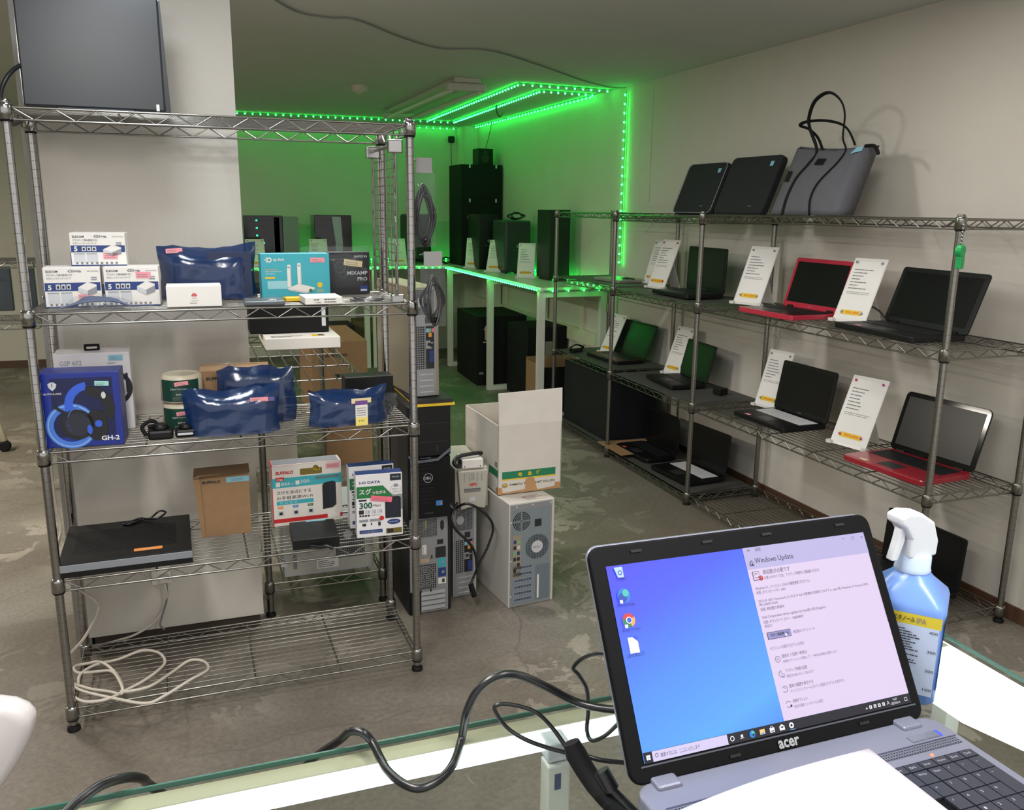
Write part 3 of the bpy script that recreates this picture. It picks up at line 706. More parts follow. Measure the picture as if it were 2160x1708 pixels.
# extension cord coiled on the bottom tier and hung on the pillar
cordm = M('cord_white', (205, 196, 184), .5)
def Z1(px, py): return at(px, py, 'Z', T1+.006)
pts = [at(107, 960, 'Y', 2.95), at(110, 1010, 'Y', 2.95), at(118, 1070, 'Y', 2.95), at(128, 1120, 'Y', 2.93), at(113, 1185, 'Y', 2.78), at(143, 1215, 'Y', 2.85), at(170, 1245, 'Y', 3.0), at(203, 1268, 'Y', 3.02), at(207, 1290, 'Y', 3.02), at(178, 1345, 'Y', 2.95), at(140, 1390, 'Y', 2.83),
       Z1(137, 1425), Z1(150, 1462), Z1(178, 1482), Z1(225, 1480), Z1(258, 1455), Z1(245, 1423), Z1(215, 1402), Z1(185, 1399), Z1(158, 1408), Z1(165, 1424), Z1(205, 1416), Z1(235, 1418), Z1(252, 1440), Z1(258, 1462), Z1(225, 1460), Z1(190, 1458), Z1(152, 1442), Z1(175, 1460), Z1(240, 1478), Z1(308, 1483), Z1(350, 1468), Z1(400, 1440), Z1(438, 1412), Z1(430, 1397), Z1(400, 1398), Z1(365, 1416), Z1(320, 1448), Z1(280, 1462), Z1(262, 1458), Z1(300, 1440), Z1(335, 1418), Z1(348, 1395), Z1(335, 1379), Z1(300, 1377), Z1(250, 1390), Z1(200, 1405), Z1(170, 1428), Z1(165, 1446)]
zz = [0, .004, .009]
for i in range(12, len(pts)): pts[i] = pts[i]+Vector((0, 0, zz[i % 3]))
t = thing('extension_cord', 'white flex coiled on the bottom tier and running up beside the pillar', 'cord', (pts[20].x, pts[20].y, T1))
t2 = MB().tube(cordm, [p-Vector(t.location) for p in smooth(pts, 7)], .0048, 8).build('flex', t)
t = thing('wall_socket', 'white outlet box on the pillar with a plug and drooping flex', 'socket', (-.172, 3.138, .295))
MB().box(white, -.035, .03, -.018, 0, -.06, .05).build('plate', t, .004)
Ink((-.012, -.0185, -.0), FX, FZ).r(ink, 0, .03, .003, .038).r(ink, .012, .03, .015, .038).build('slots', t)
MB().box(cordm, -.008, .022, -.05, -.018, -.045, -.02).build('plug', t, .004)
MB().tube(cordm, smooth([(.008, -.045, -.045), (.012, -.045, -.09), (.0, -.04, -.14), (-.04, -.04, -.19), (-.10, -.04, -.225), (-.17, -.04, -.24), (-.25, -.05, -.245)], 8), .0045, 8).build('flex', t)
MB().tube(inkg, smooth([(.014, -.045, -.045), (.012, -.045, -.1), (-.01, -.045, -.17), (-.018, -.045, -.2), (-.005, -.045, -.22)], 6), .0035, 6).build('loose_lead', t)

# ---------------------------------------------------------------- PC towers, UPS and parcel beside the tall rack
vent = dots('vent_square', (140, 142, 144), (14, 15, 18), .0085, .0032, square=True)
ventr = dots('vent_round', (120, 123, 126), (22, 24, 28), .006, .0021)
ventb = dots('vent_blue', (112, 124, 130), (16, 20, 24), .007, .0027)
def rings(k, a, b, r, n, m, l=2, wd=.003):
    for i in range(n): k.ring(m, a, b, r-i*(r/n), r-i*(r/n)-wd, l)
def pc_rear(label, x, y, z, rz, w, d, h, skin, kind):
    t = thing('computer_tower', label, 'computer', (x, y, z), rz)
    MB().box(skin, -w/2, w/2, .004, d, 0, h).build('case', t, .003)
    MB().box(steel, -w/2+.006, w/2-.014, 0, .004, .004, h-.006).build('rear_plate', t)
    k = front(w, y=0)
    if kind == 'wide':      # black tower seen from behind, lowest of its stack
        k.r(ventr, .012, h-.085, .115, h-.012).r(M('label_olive', (140, 142, 90), .6), .066, h-.05, .074, h-.014, 2).r(ink, .016, h-.035, .022, h-.02, 2)
        k.poly(ink, [(.128, h-.055), (.135, h-.065), (.143, h-.055), (.143, h-.03), (.135, h-.02), (.128, h-.03)], 2)
        k.r(white, .055, h-.155, .072, h-.115, 2).lines(ink, .058, h-.152, .064, h-.118, 6, .3, 3).r(M('label_tan', (190, 160, 130), .6), .048, h-.188, .082, h-.172, 2)
        k.r(vent, .02, h-.30, .11, h-.195)
        rings(k, .065, h-.247, .042, 4, steel, 2, .002)
        k.r(ink, .108, h-.175, .15, h-.13, 2).r(ink, .115, h-.12, .14, h-.1, 2).r(teal, .118, h-.215, .15, h-.178, 2).r(navy, .118, h-.255, .15, h-.218, 2).r(white, .118, h-.285, .15, h-.26, 2).r(ink, .134, h-.28, .144, h-.265, 3)
        k.disc(midgrey, .138, h-.196, .006, 3).disc(midgrey, .138, h-.236, .006, 3)
        for i in range(4): k.r(M('slot_light', (176, 178, 180), .4), .05, .012+.021*i, .145, .028+.021*i, 2).r(M('slot_dark', (70, 72, 75), .5), .05, .011+.021*i, .145, .013+.021*i, 3)
        k.r(blackm, .004, .0, .048, .095, 3)
        for a, b_ in ((.035, h-.185), (.09, h-.175), (.045, h-.312), (.085, h-.312)): k.r(ink, a, b_, a+.006, b_+.014, 3)
    elif kind == 'slim':
        k.r(ventr, .010, h-.1, w-.02, h-.008).poly(M('hex_light', (168, 170, 172), .4), [(.03+.018*math.cos(PI*i/3), h-.055+.02*math.sin(PI*i/3)) for i in range(6)], 2)
        k.r(ink, w-.055, h-.132, w-.03, h-.108, 2).r(vent, .010, .105, .045, h-.14, 1).r(M('box_black'), .047, .105, w-.02, h-.14, 1)
        k.r(M('port_pink', (215, 110, 140), .5), w-.030, h-.165, w-.02, h-.15, 3).r(M('port_green', (120, 170, 110), .5), w-.042, h-.165, w-.032, h-.15, 3).r(M('print_orange'), w-.042, h-.182, w-.03, h-.167, 3).r(cyan, .048, h-.165, .06, h-.15, 3)
        k.r(steel, .047, h-.225, .072, h-.195, 3).r(ink, .054, h-.215, .066, h-.203, 4).r(ink, w-.035, h-.22, w-.024, h-.19, 4).r(navy, w-.04, h-.275, w-.022, h-.232, 3).r(white, w-.034, h-.205, w-.025, h-.203, 5)
        for i in range(4): k.r(M('slot_light'), .022, .016+.022*i, w-.024, .021+.022*i, 2)
    else:                   # white tower with a fan grille
        k.o.x = -w/2
        body = M('rear_blue_grey', (122, 134, 138), .5)
        k.r(body, .012, .014, w-.022, h-.028)
        for i in range(5): k.ring(ink, .052, h-.075, .038-.0075*i, .034-.0075*i, 3, ry=1)
        k.poly(body, [(.049, h-.035), (.055, h-.035), (.055, h-.115), (.049, h-.115)], 4).poly(body, [(.014, h-.078), (.014, h-.072), (.09, h-.072), (.09, h-.078)], 4)
        k.r(ink, .11, h-.105, .14, h-.075, 3)
        k.r(M('io_plate', (150, 138, 122), .5), .014, h-.31, .052, h-.13, 3)
        for i in range(6): k.r([navy, ink, M('port_green'), ink, inkg, ink][i], .018, h-.165-.024*i, .03, h-.15-.024*i, 4).r([M('port_green'), ltgrey, navy, ink, ink, inkg][i], .034, h-.165-.024*i, .046, h-.15-.024*i, 4)
        k.disc(ventb, .122, h-.19, .052, 3, 30).disc(ltgrey, .122, h-.19, .026, 4, 24).t(inkg, 'NIDEC', .104, h-.196, .01, .034, l=5).ring(inkg, .122, h-.19, .027, .025, 5)
        for i in range(6):
            k.r(M('slot_blue', (128, 138, 152), .4), .016, .022+.027*i, .105, .042+.027*i, 3)
            for j in range(11): k.r(ink, .024+.007*j, .028+.027*i, .028+.007*j, .036+.027*i, 4)
        k.r(M('psu_plate', (104, 118, 126), .5), .118, .02, w-.022, .165, 5).r(white, .124, .025, .132, .125, 6)
        for a, b_ in ((.006, .05), (.006, .2), (.006, .36), (.03, h-.014), (.1, h-.012), (w-.02, h-.014)): k.disc(ltgrey, a, b_, .004, 4)
    k.build('rear_fittings', t)
    return t
skinb = M('case_black', (22, 23, 26), .45)
pc_rear('black tower PC turned backwards at the foot of the stack beside the tall rack', .792, 3.07, 0, .03, .172, .43, .40, skinb, 'wide')
wsilver = M('case_silver', (178, 180, 184), .35, .2)
pc_rear('slim silver tower PC turned backwards on the floor under the grey UPS', .965, 3.17, 0, .12, .104, .4, .385, wsilver, 'slim')
pc_rear('slim silver tower PC turned backwards on top of the tall black tower', .79, 3.08, .865, .1, .1, .45, .405, M('case_champagne', (150, 140, 122), .3, .3), 'slim')
t = pc_rear('beige tower PC turned backwards on the floor under the parcel carton', 1.192, 3.01, 0, .1, .2, .42, .435, M('case_beige', (200, 196, 188), .5), 'white')
Ink((-.02, .02, .4355), (1, 0, 0), (0, 1, 0)).r(M('label_pale', (210, 200, 190), .6), .0, .0, .09, .06).lines(inkg, .005, .005, .085, .055, 5, .4, 2).t(red, '△', .0, .03, .015, .016, l=3).build('warning_label', t)

t = thing('server_tower', 'black tower server with a round badge, standing on the backward black PC', 'computer', (.785, 3.03, .403), 0)
w_, h_ = .162, .437
MB().box(skinb, -w_/2, w_/2, .02, .45, 0, h_).build('case', t, .004)
MB().box(blackm, -w_/2, w_/2, .006, .02, .0, .24).build('lower_bezel', t, .003)
MB().box(black, -w_/2, w_/2, .0, .02, .245, h_).build('upper_bezel', t, .004)
k = front(w_, y=.0)
k.r(M('bezel_line', (44, 46, 50), .4), .01, .37, .15, .3715, 1).r(M('bezel_line'), .01, .30, .15, .3015, 1)
k.poly(M('wing_grey', (96, 100, 108), .3), [(.0, .255), (.04, .232), (.11, .236), (.162, .275), (.162, .262), (.112, .226), (.038, .222), (0, .244)], 2)
k.t(midgrey, 'PowerEdge', .045, .238, .005, .04, l=3); k.r(M('bezel_line'), .108, .262, .113, .285, 2); k.build('wing_trim', t)
k = front(w_, y=.006); k.ring(ltgrey, .075, .16, .018, .0165, 3).t(ltgrey, 'DELL', .062, .155, .010, .026, l=3, bold=.02)
k.build('badge', t)
k = front(w_, y=.006); k.r(M('intel_blue', (60, 130, 200), .4), .105, .048, .13, .068, 3).r(M('intel_orange', (220, 120, 60), .4), .122, .052, .128, .06, 4); k.build('processor_sticker', t)
k = front(w_, y=.006)
for i in range(11): k.r(M('vent_gap', (6, 7, 8), .7), .04, .06+.015*i, .1, .063+.015*i, 1)
k.r(M('bezel_line'), .06, .018, .095, .024, 2); k.build('vent_slots', t)
t = thing('magazine', 'yellow-edged flat boards lying between the server and the silver tower on top', 'board', (.80, 3.02, .841), .0)
MB().box(yellow, -.07, .08, .0, .35, 0, .008).box(M('board_blk', (30, 30, 32), .6), -.072, .075, .01, .36, .008, .022).build('boards', t)

upsm = M('ups_beige', (176, 172, 160), .5)
t = thing('power_backup_unit', 'beige battery backup unit with a red logo on the slim silver tower', 'power backup', (.985, 3.13, .386), -.02)
MB().box(upsm, -.068, .068, .02, .36, 0, .165).build('case', t, .004)
MB().prism(upsm, [(-.05, .0), (.0, .012), (.05, .0), (.062, .16), (-.062, .16)], (0, -.004, 0), FX, FZ, .03).build('front_bulge', t, .004)
k = front(.12, y=-.004); k.t(red, 'APC', .042, .098, .012, .034, bold=.06, skew=.1).r(M('ups_window', (120, 120, 116), .3), .022, .072, .09, .088).r(M('bezel_line'), .022, .085, .09, .0865, 2)
for i in range(2): k.ring(inkg, .058, .128+.014*i, .006, .004, 2)
for a in (.022, .042, .075, .092): k.lines(inkg, a, .118, a+.006, .152, 5, .4, 2)
k.r(ltgrey, .045, .035, .068, .052, 1); k.build('panel_marks', t)
ups = t
t = thing('adapter', 'small white metal box lying on the battery backup unit', 'adapter', (.985, 3.14, .552), -.05)
MB().box(white, -.04, .045, 0, .1, 0, .035).build('body', t, .002); front(.08, x=-.035, y=-.0005).disc(ink, .004, .008, .0025).disc(ink, .068, .008, .0025).build('screws', t)
MB().tube(cable, smooth([(.04, .1, .02), (.05, .05, .045), (0, .03, .05), (-.05, .02, .045), (-.075, -.005, .03), (-.055, .0, .012), (-.03, .06, .04)], 6), .008, 8).build('tied_lead', t)
t = MB().tube(cable, smooth([at(957, 1075, 'Y', 3.1), at(985, 1062, 'Y', 3.06), at(1020, 1080, 'Y', 3.06), at(1040, 1110, 'Y', 3.06), at(1030, 1150, 'Y', 3.06), at(1010, 1190, 'Y', 3.06), at(1000, 1215, 'Y', 3.06), at(992, 1235, 'Y', 3.05), at(995, 1252, 'Y', 3.03)], 7), .0052, 8)
t.tube(cable, smooth([at(965, 1060, 'Y', 3.08), at(953, 1090, 'Y', 3.05), at(960, 1115, 'Y', 3.05), at(990, 1145, 'Y', 3.05), at(1003, 1170, 'Y', 3.05), at(1006, 1210, 'Y', 3.05)], 7), .0052, 8).tube(blackm, [at(993, 1232, 'Y', 3.04), at(1001, 1258, 'Y', 3.03)], .011, 8)
o = t.build('power_cord', ups); o.matrix_parent_inverse = (Matrix.Translation(ups.location) @ Matrix.Rotation(-.02, 4, 'Z')).inverted()

pw = M('parcel_white', (212, 206, 196), .65, var=.03, vscale=14); pg = M('parcel_green', (28, 122, 84), .5)
t = thing('parcel_carton', 'open white delivery carton with a green band and raised front flap', 'carton', (1.221, 3.12, .4385), .03)
w_, d_, h_ = .275, .40, .283
b = MB(); q = .004
b.box(pw, -w_/2, w_/2, 0, q, 0, h_).box(pw, -w_/2, w_/2, d_-q, d_, 0, h_).box(pw, -w_/2, -w_/2+q, 0, d_, 0, h_).box(pw, w_/2-q, w_/2, 0, d_, 0, h_).box(brown, -w_/2, w_/2, 0, d_, 0, q).build('carton', t)
b = MB(); b.add([(-w_/2+.004, 0, h_), (w_/2, 0, h_), (w_/2+.012, .03, h_+.128), (-w_/2+.012, .03, h_+.122), (-w_/2+.004, .004, h_), (w_/2, .004, h_), (w_/2+.012, .034, h_+.128), (-w_/2+.012, .034, h_+.122)], [(0, 1, 2, 3), (7, 6, 5, 4), (0, 3, 7, 4), (1, 5, 6, 2), (3, 2, 6, 7)], pw).build('front_flap', t)
b = MB(); b.add([(-w_/2+.006, .01, h_-.002), (-w_/2+.006, d_-.01, h_-.002), (-.01, d_-.03, h_-.1), (-.01, .03, h_-.1)], [(0, 1, 2, 3)], pw).build('side_flap', t)
k = front(w_)
k.r(pg, .018, .062, .25, .092).r(yellow, .018, .056, .25, .0615).t(yellow, '宅', .085, .068, .017, .018, l=3, bold=.03).t(yellow, '急', .128, .069, .017, .018, l=3, bold=.03).t(yellow, '便', .165, .07, .017, .018, l=3, bold=.03)
k.disc(ink, .030, .035, .012, 2, ry=.009).disc(M('parcel_yellow', (210, 180, 80), .6), .030, .035, .0105, 3, ry=.0076).t(ink, '∞', .023, .031, .007, .014, l=4)
k.t(ink, 'YAMATO TRANSPORT CO.,LTD', .048, .031, .010, .2, bold=.02)
tp = M('tape_tan', (184, 140, 96), .4)
k.poly(tp, [(0, 0), (.272, .002), (.272, .026), (.25, .03), (.247, .012), (.17, .006), (.16, .04), (.155, .058), (.135, .062), (.118, .052), (.118, .012), (.02, .006), (.016, .028), (0, .03)], 5)
k.build('printing', t)
Ink((-w_/2, .1, 0), (0, -1, 0), FZ).r(pg, 0, .07, .1, .1).t(ink, '10', .068, .11, .022, .024, bold=.02).r(white, .06, .02, .098, .06).lines(inkg, .06, .03, .095, .06, 3).r(tp, .08, 0, .1, .03, 3).build('side_printing', t)

# silver PC, dark PC and other things on the low rack behind
t = thing('desktop_computer', 'silver desktop PC lying on its side on the low rack, mesh vent at right', 'computer', (.435, 3.27, .137), .0)
MB().box(wsilver, -.175, .175, 0, .38, 0, .225).build('case', t, .003)
k = front(.35); k.r(M('plate_grey', (176, 174, 164), .45), .01, .01, .34, .218).r(vent, .2, .055, .315, .20, 2).disc(ltgrey, .25, .15, .018, 3).r(white, .125, .02, .21, .06, 3).lines(ink, .13, .026, .2, .056, 4, .35, 4).r(inkg, .035, .03, .05, .09, 2).r(ltgrey, -.012, .045, .012, .062, 2).build('rear_plate', t)
t = thing('desktop_computer', 'large black desktop PC on the far end of the low rack, white label', 'computer', (.45, 4.5, .925), 0)
MB().box(blackm, -.2, .19, 0, .32, 0, .23).build('case', t, .004); front(.39, x=0).r(ltgrey, .155, .03, .175, .13).build('label_plate', t)
t = thing('keyboard_box', 'white flat box under the black PC on the low rack', 'box', (.48, 4.33, .8665), 0)
MB().box(white, -.17, .19, 0, .45, 0, .055).build('box', t, .002); Ink((-.17, .02, .0555), (1, 0, 0), (0, 1, 0)).r(yellow, .23, .03, .29, .09).r(navy, .26, .04, .29, .08, 2).lines(inkg, .03, .02, .2, .08, 3).build('printing', t)
t = carton('carton', 'large brown carton on the floor beyond the low rack, open at the top', .98, 6.4, 0, .1, .42, .4, .58, brown)
MB().add([(-.21, 0, .58), (.21, 0, .58), (.08, .1, .69), (-.12, .1, .69)], [(0, 1, 2, 3)], brown).build('flap', t)
front(.42).t(M('ink_brown', (90, 66, 44), .7), 'PC PARTS', .12, .44, .03, .2).r(ink, .2, .3, .24, .34).build('printing', t) if False else front(.42).r(M('ink_brown', (96, 72, 50), .7), .1, .47, .27, .49).r(ink, .17, .3, .21, .34).build('printing', t)
carton('carton', 'smaller brown carton on the floor under the wire mesh of the low rack', .83, 5.2, 0, -.2, .3, .3, .27, brown)
t = carton('carton', 'white carton on the floor under the far end of the low rack', .35, 5.15, 0, 0, .34, .3, .5, white)

# ---------------------------------------------------------------- laptops on the right-hand rack
keyb = M('key_black', (24, 25, 28), .5); keyw = M('key_white', (208, 208, 210), .5)
scr = M('screen_off', (12, 13, 15), .28, spec=.4)
redm = M('shell_red', (150, 28, 44), .28, coat=.4); pinkr = M('shell_crimson', (176, 40, 62), .3, coat=.3)
def laptop(label, x, y, rz, w, d, L, a, z, shell=black, frame=None, deckm=None, keys=keyb, brand=None, tagc=None, rad=.012, scrn=scr, name='laptop'):
    t = thing(name, label, 'laptop', (x, y, z), rz, None)
    frame = frame or shell; deckm = deckm or shell; th = .024
    MB().prism(shell, rrect(w, d, rad, 4, 0, d/2), (0, 0, th), (1, 0, 0), (0, 1, 0), th-.002).build('base', t, .003)
    MB().box(deckm, -w/2+.012, w/2-.012, d*.06, d*.94, th, th+.0006).build('palm_rest', t)
    b = MB(); nx, ny = 15, 5; kw = w*.86; kd = d*.42; y0 = d*.46
    for j in range(ny):
        for i in range(nx):
            u = -kw/2+kw*i/nx; v = y0+kd*j/ny
            b.box(keys, u+.001, u+kw/nx-.001, v+.001, v+kd/ny-.001, th+.0006, th+.003)
    b.build('keyboard', t)
    MB().box(M('touchpad', (44, 45, 48), .4), -.045, .045, d*.1, d*.36, th+.0006, th+.0012).build('touchpad', t)
    lid = thing('lid', '', '', (0, d-.004, th), 0); del lid['label']; del lid['category']; COL.objects.unlink(lid); bpy.data.objects.remove(lid)
    ca, sa = math.cos(a), math.sin(a)
    V = Vector((0, sa, ca)); org = Vector((0, d-.004, th)); N = Vector((1, 0, 0)).cross(V)
    lo = MB().prism(frame, rrect(w, L, rad, 4, 0, L/2), org, (1, 0, 0), V, .008).build('lid', t, .002)
    k = Ink(org, (1, 0, 0), V); sw, sh = w*.9, min(L*.82, w*.9*.5625*1.02)
    k.poly(scrn, [(-sw/2, L*.1), (sw/2, L*.1), (sw/2, L*.1+sh), (-sw/2, L*.1+sh)], 2)
    k.build('display', lo)
    if brand: Ink(org, (1, 0, 0), V).t(midgrey, brand, -.014, L*.035, .006, .028).build('badge', lo)
    if tagc: MB().box(tagc, -.12, -.085, .012, .03, th+.0012, th+.002).build('price_tag', t)
    MB().tube(black, [(-w*.4, d-.003, th+.002), (-w*.3, d-.003, th+.002)], .006, 8).tube(black, [(w*.3, d-.003, th+.002), (w*.4, d-.003, th+.002)], .006, 8).build('hinge', t)
    return t
LB3, LB2, LB1 = 1.0895, .5625, .066
laptop('large plain black laptop open at the near end of the upper shelf', 2.44, 2.66, -1.65, .46, .24, .235, .34, LB3, tagc=pink)
laptop('crimson laptop open on the upper shelf, glossy black screen', 2.407, 3.294, -1.553, .387, .258, .235, .286, LB3, shell=pinkr, deckm=M('deck_blk', (26, 24, 26), .3), brand='acer')
laptop('black laptop with white keys beside a price board on the middle shelf', 2.478, 3.378, -1.559, .39, .245, .245, .17, LB2, keys=keyw, brand='FUJITSU', tagc=pink)
laptop('red laptop with a black lid frame at the near end of the middle shelf', 2.462, 2.56, -1.5, .399, .268, .25, .288, LB2, shell=redm, frame=gloss, tagc=cream, rad=.022)
laptop('dark laptop opened flat-faced on the upper shelf of the middle bay', 2.50, 4.30, -1.582, .40, .232, .245, .03, 1.081, brand='hp')
laptop('black laptop on the far middle shelf reflecting green lights', 2.54, 5.22, -1.522, .42, .218, .24, .40, LB2, deckm=M('deck_rust', (84, 48, 40), .4), scrn=scr)
laptop('black laptop on the middle shelf of the middle bay, green-tinged lid', 2.528, 4.42, -1.66, .36, .223, .22, .243, .556)
laptop('round-cornered black laptop on the bottom shelf, red tag on its base', 2.487, 4.66, -1.547, .40, .227, .238, .0, LB1-.005, rad=.04, tagc=M('tag_red', (220, 60, 60), .6))
laptop('black laptop with pale keys on the bottom shelf behind a post', 2.48, 4.17, -1.5, .37, .26, .24, .1, LB1-.005, keys=keyw)
laptop('black laptop on the bottom shelf beyond the blue spray bottle', 2.498, 2.593, -1.565, .411, .26, .22, .063, LB1, )
t = thing('closed_laptop', 'thin silver laptop lying closed on the far upper shelf', 'laptop', (2.56, 5.2, LB3), -1.5)
MB().prism(M('shell_silver', (150, 148, 140), .35, .3), rrect(.33, .23, .01, 4, 0, .1), (0, 0, .02), (1, 0, 0), (0, 1, 0), .018).build('body', t, .003)
MB().tube(cable, smooth([(.04, .1, .024), (.08, .12, .026), (.11, .09, .025), (.08, .07, .025), (.05, .11, .026), (.14, .12, .024)], 5), .004, 6).build('lead', t)

# price boards
acr = M('acrylic_white', (222, 220, 216), .25); papr = M('paper_white', (232, 230, 226), .7)
pinr = M('pin_red', (200, 40, 70), .3); pins = M('pin_silver', (170, 172, 176), .3, .6)
def board(label, x, y, z, rz, w, h, a, pin=pins, price='¥19,800', dense=7, group='price boards on the laptop rack', sheet=True):
    t = thing('price_board', label, 'price board', (x, y, z), rz, group)
    V = Vector((0, math.sin(a), math.cos(a)))
    p = MB().prism(acr, rrect(w, h, .004, 2, 0, h/2), (0, 0, .0), (1, 0, 0), V, .004).build('panel', t)
    k = Ink((-w/2, 0, 0), (1, 0, 0), V); k.r(papr, .006, .012, w-.006, h-.014, 1)
    k.lines(inkg, .018, h*.52, w*.72, h*.86, dense, .3, 2, .6)
    k.lines(inkg, .018, h*.44, w*.86, h*.49, 2, .3, 2, .2); k.build('price_sheet', t)
    k = Ink((-w/2, 0, 0), (1, 0, 0), V); k.r(yellow, w*.2, h*.12, w*.8, h*.19, 4).t(M('price_orange', (226, 110, 30), .6), price, w*.32, h*.138, h*.034, w*.4, 5, .03).build('price_tag', t)
    for a_, b_ in ((w*.12, h*.93), (w*.88, h*.93), (w*.2, h*.155), (w*.8, h*.155)):
        c_ = k.p(a_, b_, 8); n_ = k.N
        MB().tube(pin, [c_, c_+n_*.004, c_+n_*.006], [.0055, .0055, .003], 10).build('magnet', t)
    for s in (-1, 1): MB().box(acr, s*w/2-.012, s*w/2+.012, -.012, .012, .0, .014).build('corner_clip', t)
    e = Vector((0, math.sin(a), math.cos(a)))*h*.75
    MB().add([(-.02, e.y+.004, e.z), (.02, e.y+.004, e.z), (.045, e.y+.07, 0), (-.045, e.y+.07, 0), (-.02, e.y+.007, e.z), (.02, e.y+.007, e.z), (.045, e.y+.073, 0), (-.045, e.y+.073, 0)], [(0, 1, 2, 3), (7, 6, 5, 4), (0, 3, 7, 4), (1, 5, 6, 2)], acr).build('easel_leg', t)
    return t
board('rear of the overlapping pair of price boards on the far upper shelf', 2.76, 4.98, LB3, -1.391, .159, .29, .326)
board('front of the overlapping pair of price boards, red magnets, far upper shelf', 2.66, 4.74, 1.083, -1.37, .161, .317, .394, pinr)
board('price board on the upper shelf left of the crimson laptop', 2.619, 3.734, LB3, -1.261, .167, .314, .422)
board('price board between the crimson and the large black laptop', 2.627, 3.001, LB3, -1.353, .163, .295, .43, price='¥21,800')
board('price board behind the black laptop with white keys', 2.73, 3.66, LB2, -1.412, .165, .305, .30)
board('price board with magenta magnets left of the red laptop, middle shelf', 2.607, 2.912, LB2, -1.376, .18, .317, .397, M('pin_magenta', (190, 50, 130), .3), '¥29,800')
board('price board behind the green-lit laptop, far middle shelf', 2.69, 5.46, LB2, -1.463, .16, .296, .42)
board('price board behind the green-tinged laptop in the middle bay', 2.74, 4.64, .556, -1.435, .159, .312, .36)
t = thing('power_adapter', 'tangled black power adapter beside the far middle shelf laptop', 'power adapter', (2.52, 5.58, LB2), .4)
MB().box(black, -.05, .05, -.02, .02, 0, .025).build('brick', t, .004); loops(41, .16, .06, 4, .004, cable, .03).build('lead', t)
t = thing('power_adapter', 'small black cube adapter alone on the middle shelf', 'power adapter', (2.72, 4.06, .556), .2)
MB().box(black, -.03, .03, -.03, .03, 0, .035).build('brick', t, .004)
t = MB().tube(cable, smooth([(2.67, 2.95, LB3+.01), (2.69, 3.0, LB3+.05), (2.69, 2.96, LB3+.075), (2.68, 2.88, LB3+.06), (2.67, 2.82, LB3+.02)], 6), .004, 8).build('laptop_lead')
tag(t, 'black lead arching up beside the large black laptop', 'cable')
t = thing('whistle', 'green plastic whistle hanging on a short chain from the near front post', 'whistle', (2.405, 2.25, 1.40), .3)
wg = M('whistle_green', (30, 170, 90), .35)
MB().lathe(wg, [(.012, -.011), (.02, -.01), (.02, .01), (.012, .011)], 18, (0, 0, .03), ax='y').box(wg, -.006, .02, -.009, .009, -.03, .03).build('body', t, .003)
b = MB()
for i in range(6): b.lathe(chrome, [(.002, 0), (.0045, .005), (.002, .01)], 6, (0, 0, .05+.012*i))
b.build('chain', t)

# bags on top of the long rack
TB = 1.5375
neo = M('neoprene', (24, 27, 30), .85, bump=.2, bscale=500)
def sleeve_bag(label, yc, w, h, pip, x=2.62):
    t = thing('laptop_sleeve', label, 'laptop sleeve', (x, yc, TB), -PI/2+.05)
    V = Vector((.04, .35, .93)).normalized()
    MB().prism(neo, rrect(w, h, .03, 6, 0, h/2), (0, 0, 0), (1, 0, 0), V, .045).build('case', t, .012, 3)
    if pip:
        o = [(x_, y_, ) for x_, y_ in rrect(w-.006, h-.006, .03, 6, 0, h/2)]
        k = Ink((0, -.0005, 0), (1, 0, 0), V); MB().tube(midgrey, [k.p(a, b, 3) for a, b in o], .002, 5, closed=True).build('piping', t)
    k = Ink((-w/2, -.001, 0), (1, 0, 0), V); k.r(cyan, w-.07, h-.06, w-.045, h-.035, 3); k.build('price_sticker', t)
    k = Ink((-w/2, -.001, 0), (1, 0, 0), V); k.r(inkg, w-.12, .04, w-.09, .043, 3).build('logo_mark', t)
sleeve_bag('black laptop sleeve with grey piping, left one on top of the rack', 4.32, .37, .29, True)
sleeve_bag('plain black laptop sleeve beside the piped one on top of the rack', 3.90, .40, .31, False, 2.63)
t = thing('tote_bag', 'grey felt tote bag with black straps leaning on the wall above the rack', 'tote bag', (0, 0, 0))
felt = M('felt_grey', (92, 92, 98), .95, bump=.25, bscale=400, var=.04, vscale=30)
def tp_(px, py, x): return at(px, py, 'X', x)
bl, br_, tr_, tl_ = tp_(1624, 452, 2.55), tp_(1770, 455, 2.55), tp_(1822, 312, 2.70), tp_(1682, 313, 2.70)
bl2, br2, tr2, tl2 = tp_(1640, 452, 2.70)+Vector((0, .0, 0)), tp_(1800, 453, 2.76), tp_(1856, 306, 2.80), tp_(1690, 309, 2.80)
for v_ in (bl, br_, bl2, br2): v_.z = TB
b = MB(); n = 10; vs = []
for s, (A0, A1, A2, A3) in enumerate(((bl, br_, tr_, tl_), (bl2, br2, tr2, tl2))):
    for j in range(n+1):
        for i in range(n+1):
            u, v = i/n, j/n; p = (A0*(1-u)+A1*u)*(1-v)+(A3*(1-u)+A2*u)*v
            bul = math.sin(PI*u)*math.sin(PI*v)*.03*(-1 if s == 0 else 1); sag = -.012*math.sin(PI*u)*v
            vs.append(p+Vector((bul, 0, sag)))
q = n+1; Nn = q*q; fs = []
for j in range(n):
    for i in range(n): a_ = j*q+i; fs += [(a_, a_+1, a_+q+1, a_+q), (Nn+a_, Nn+a_+q, Nn+a_+q+1, Nn+a_+1)]
for j in range(n): a_ = j*q; fs += [(a_, a_+q, Nn+a_+q, Nn+a_), (a_+n, Nn+a_+n, Nn+a_+n+q, a_+n+q)]
for i in range(n): fs.append((i, Nn+i, Nn+i+1, i+1))
b.add(vs, fs, felt, True).build('body', t)
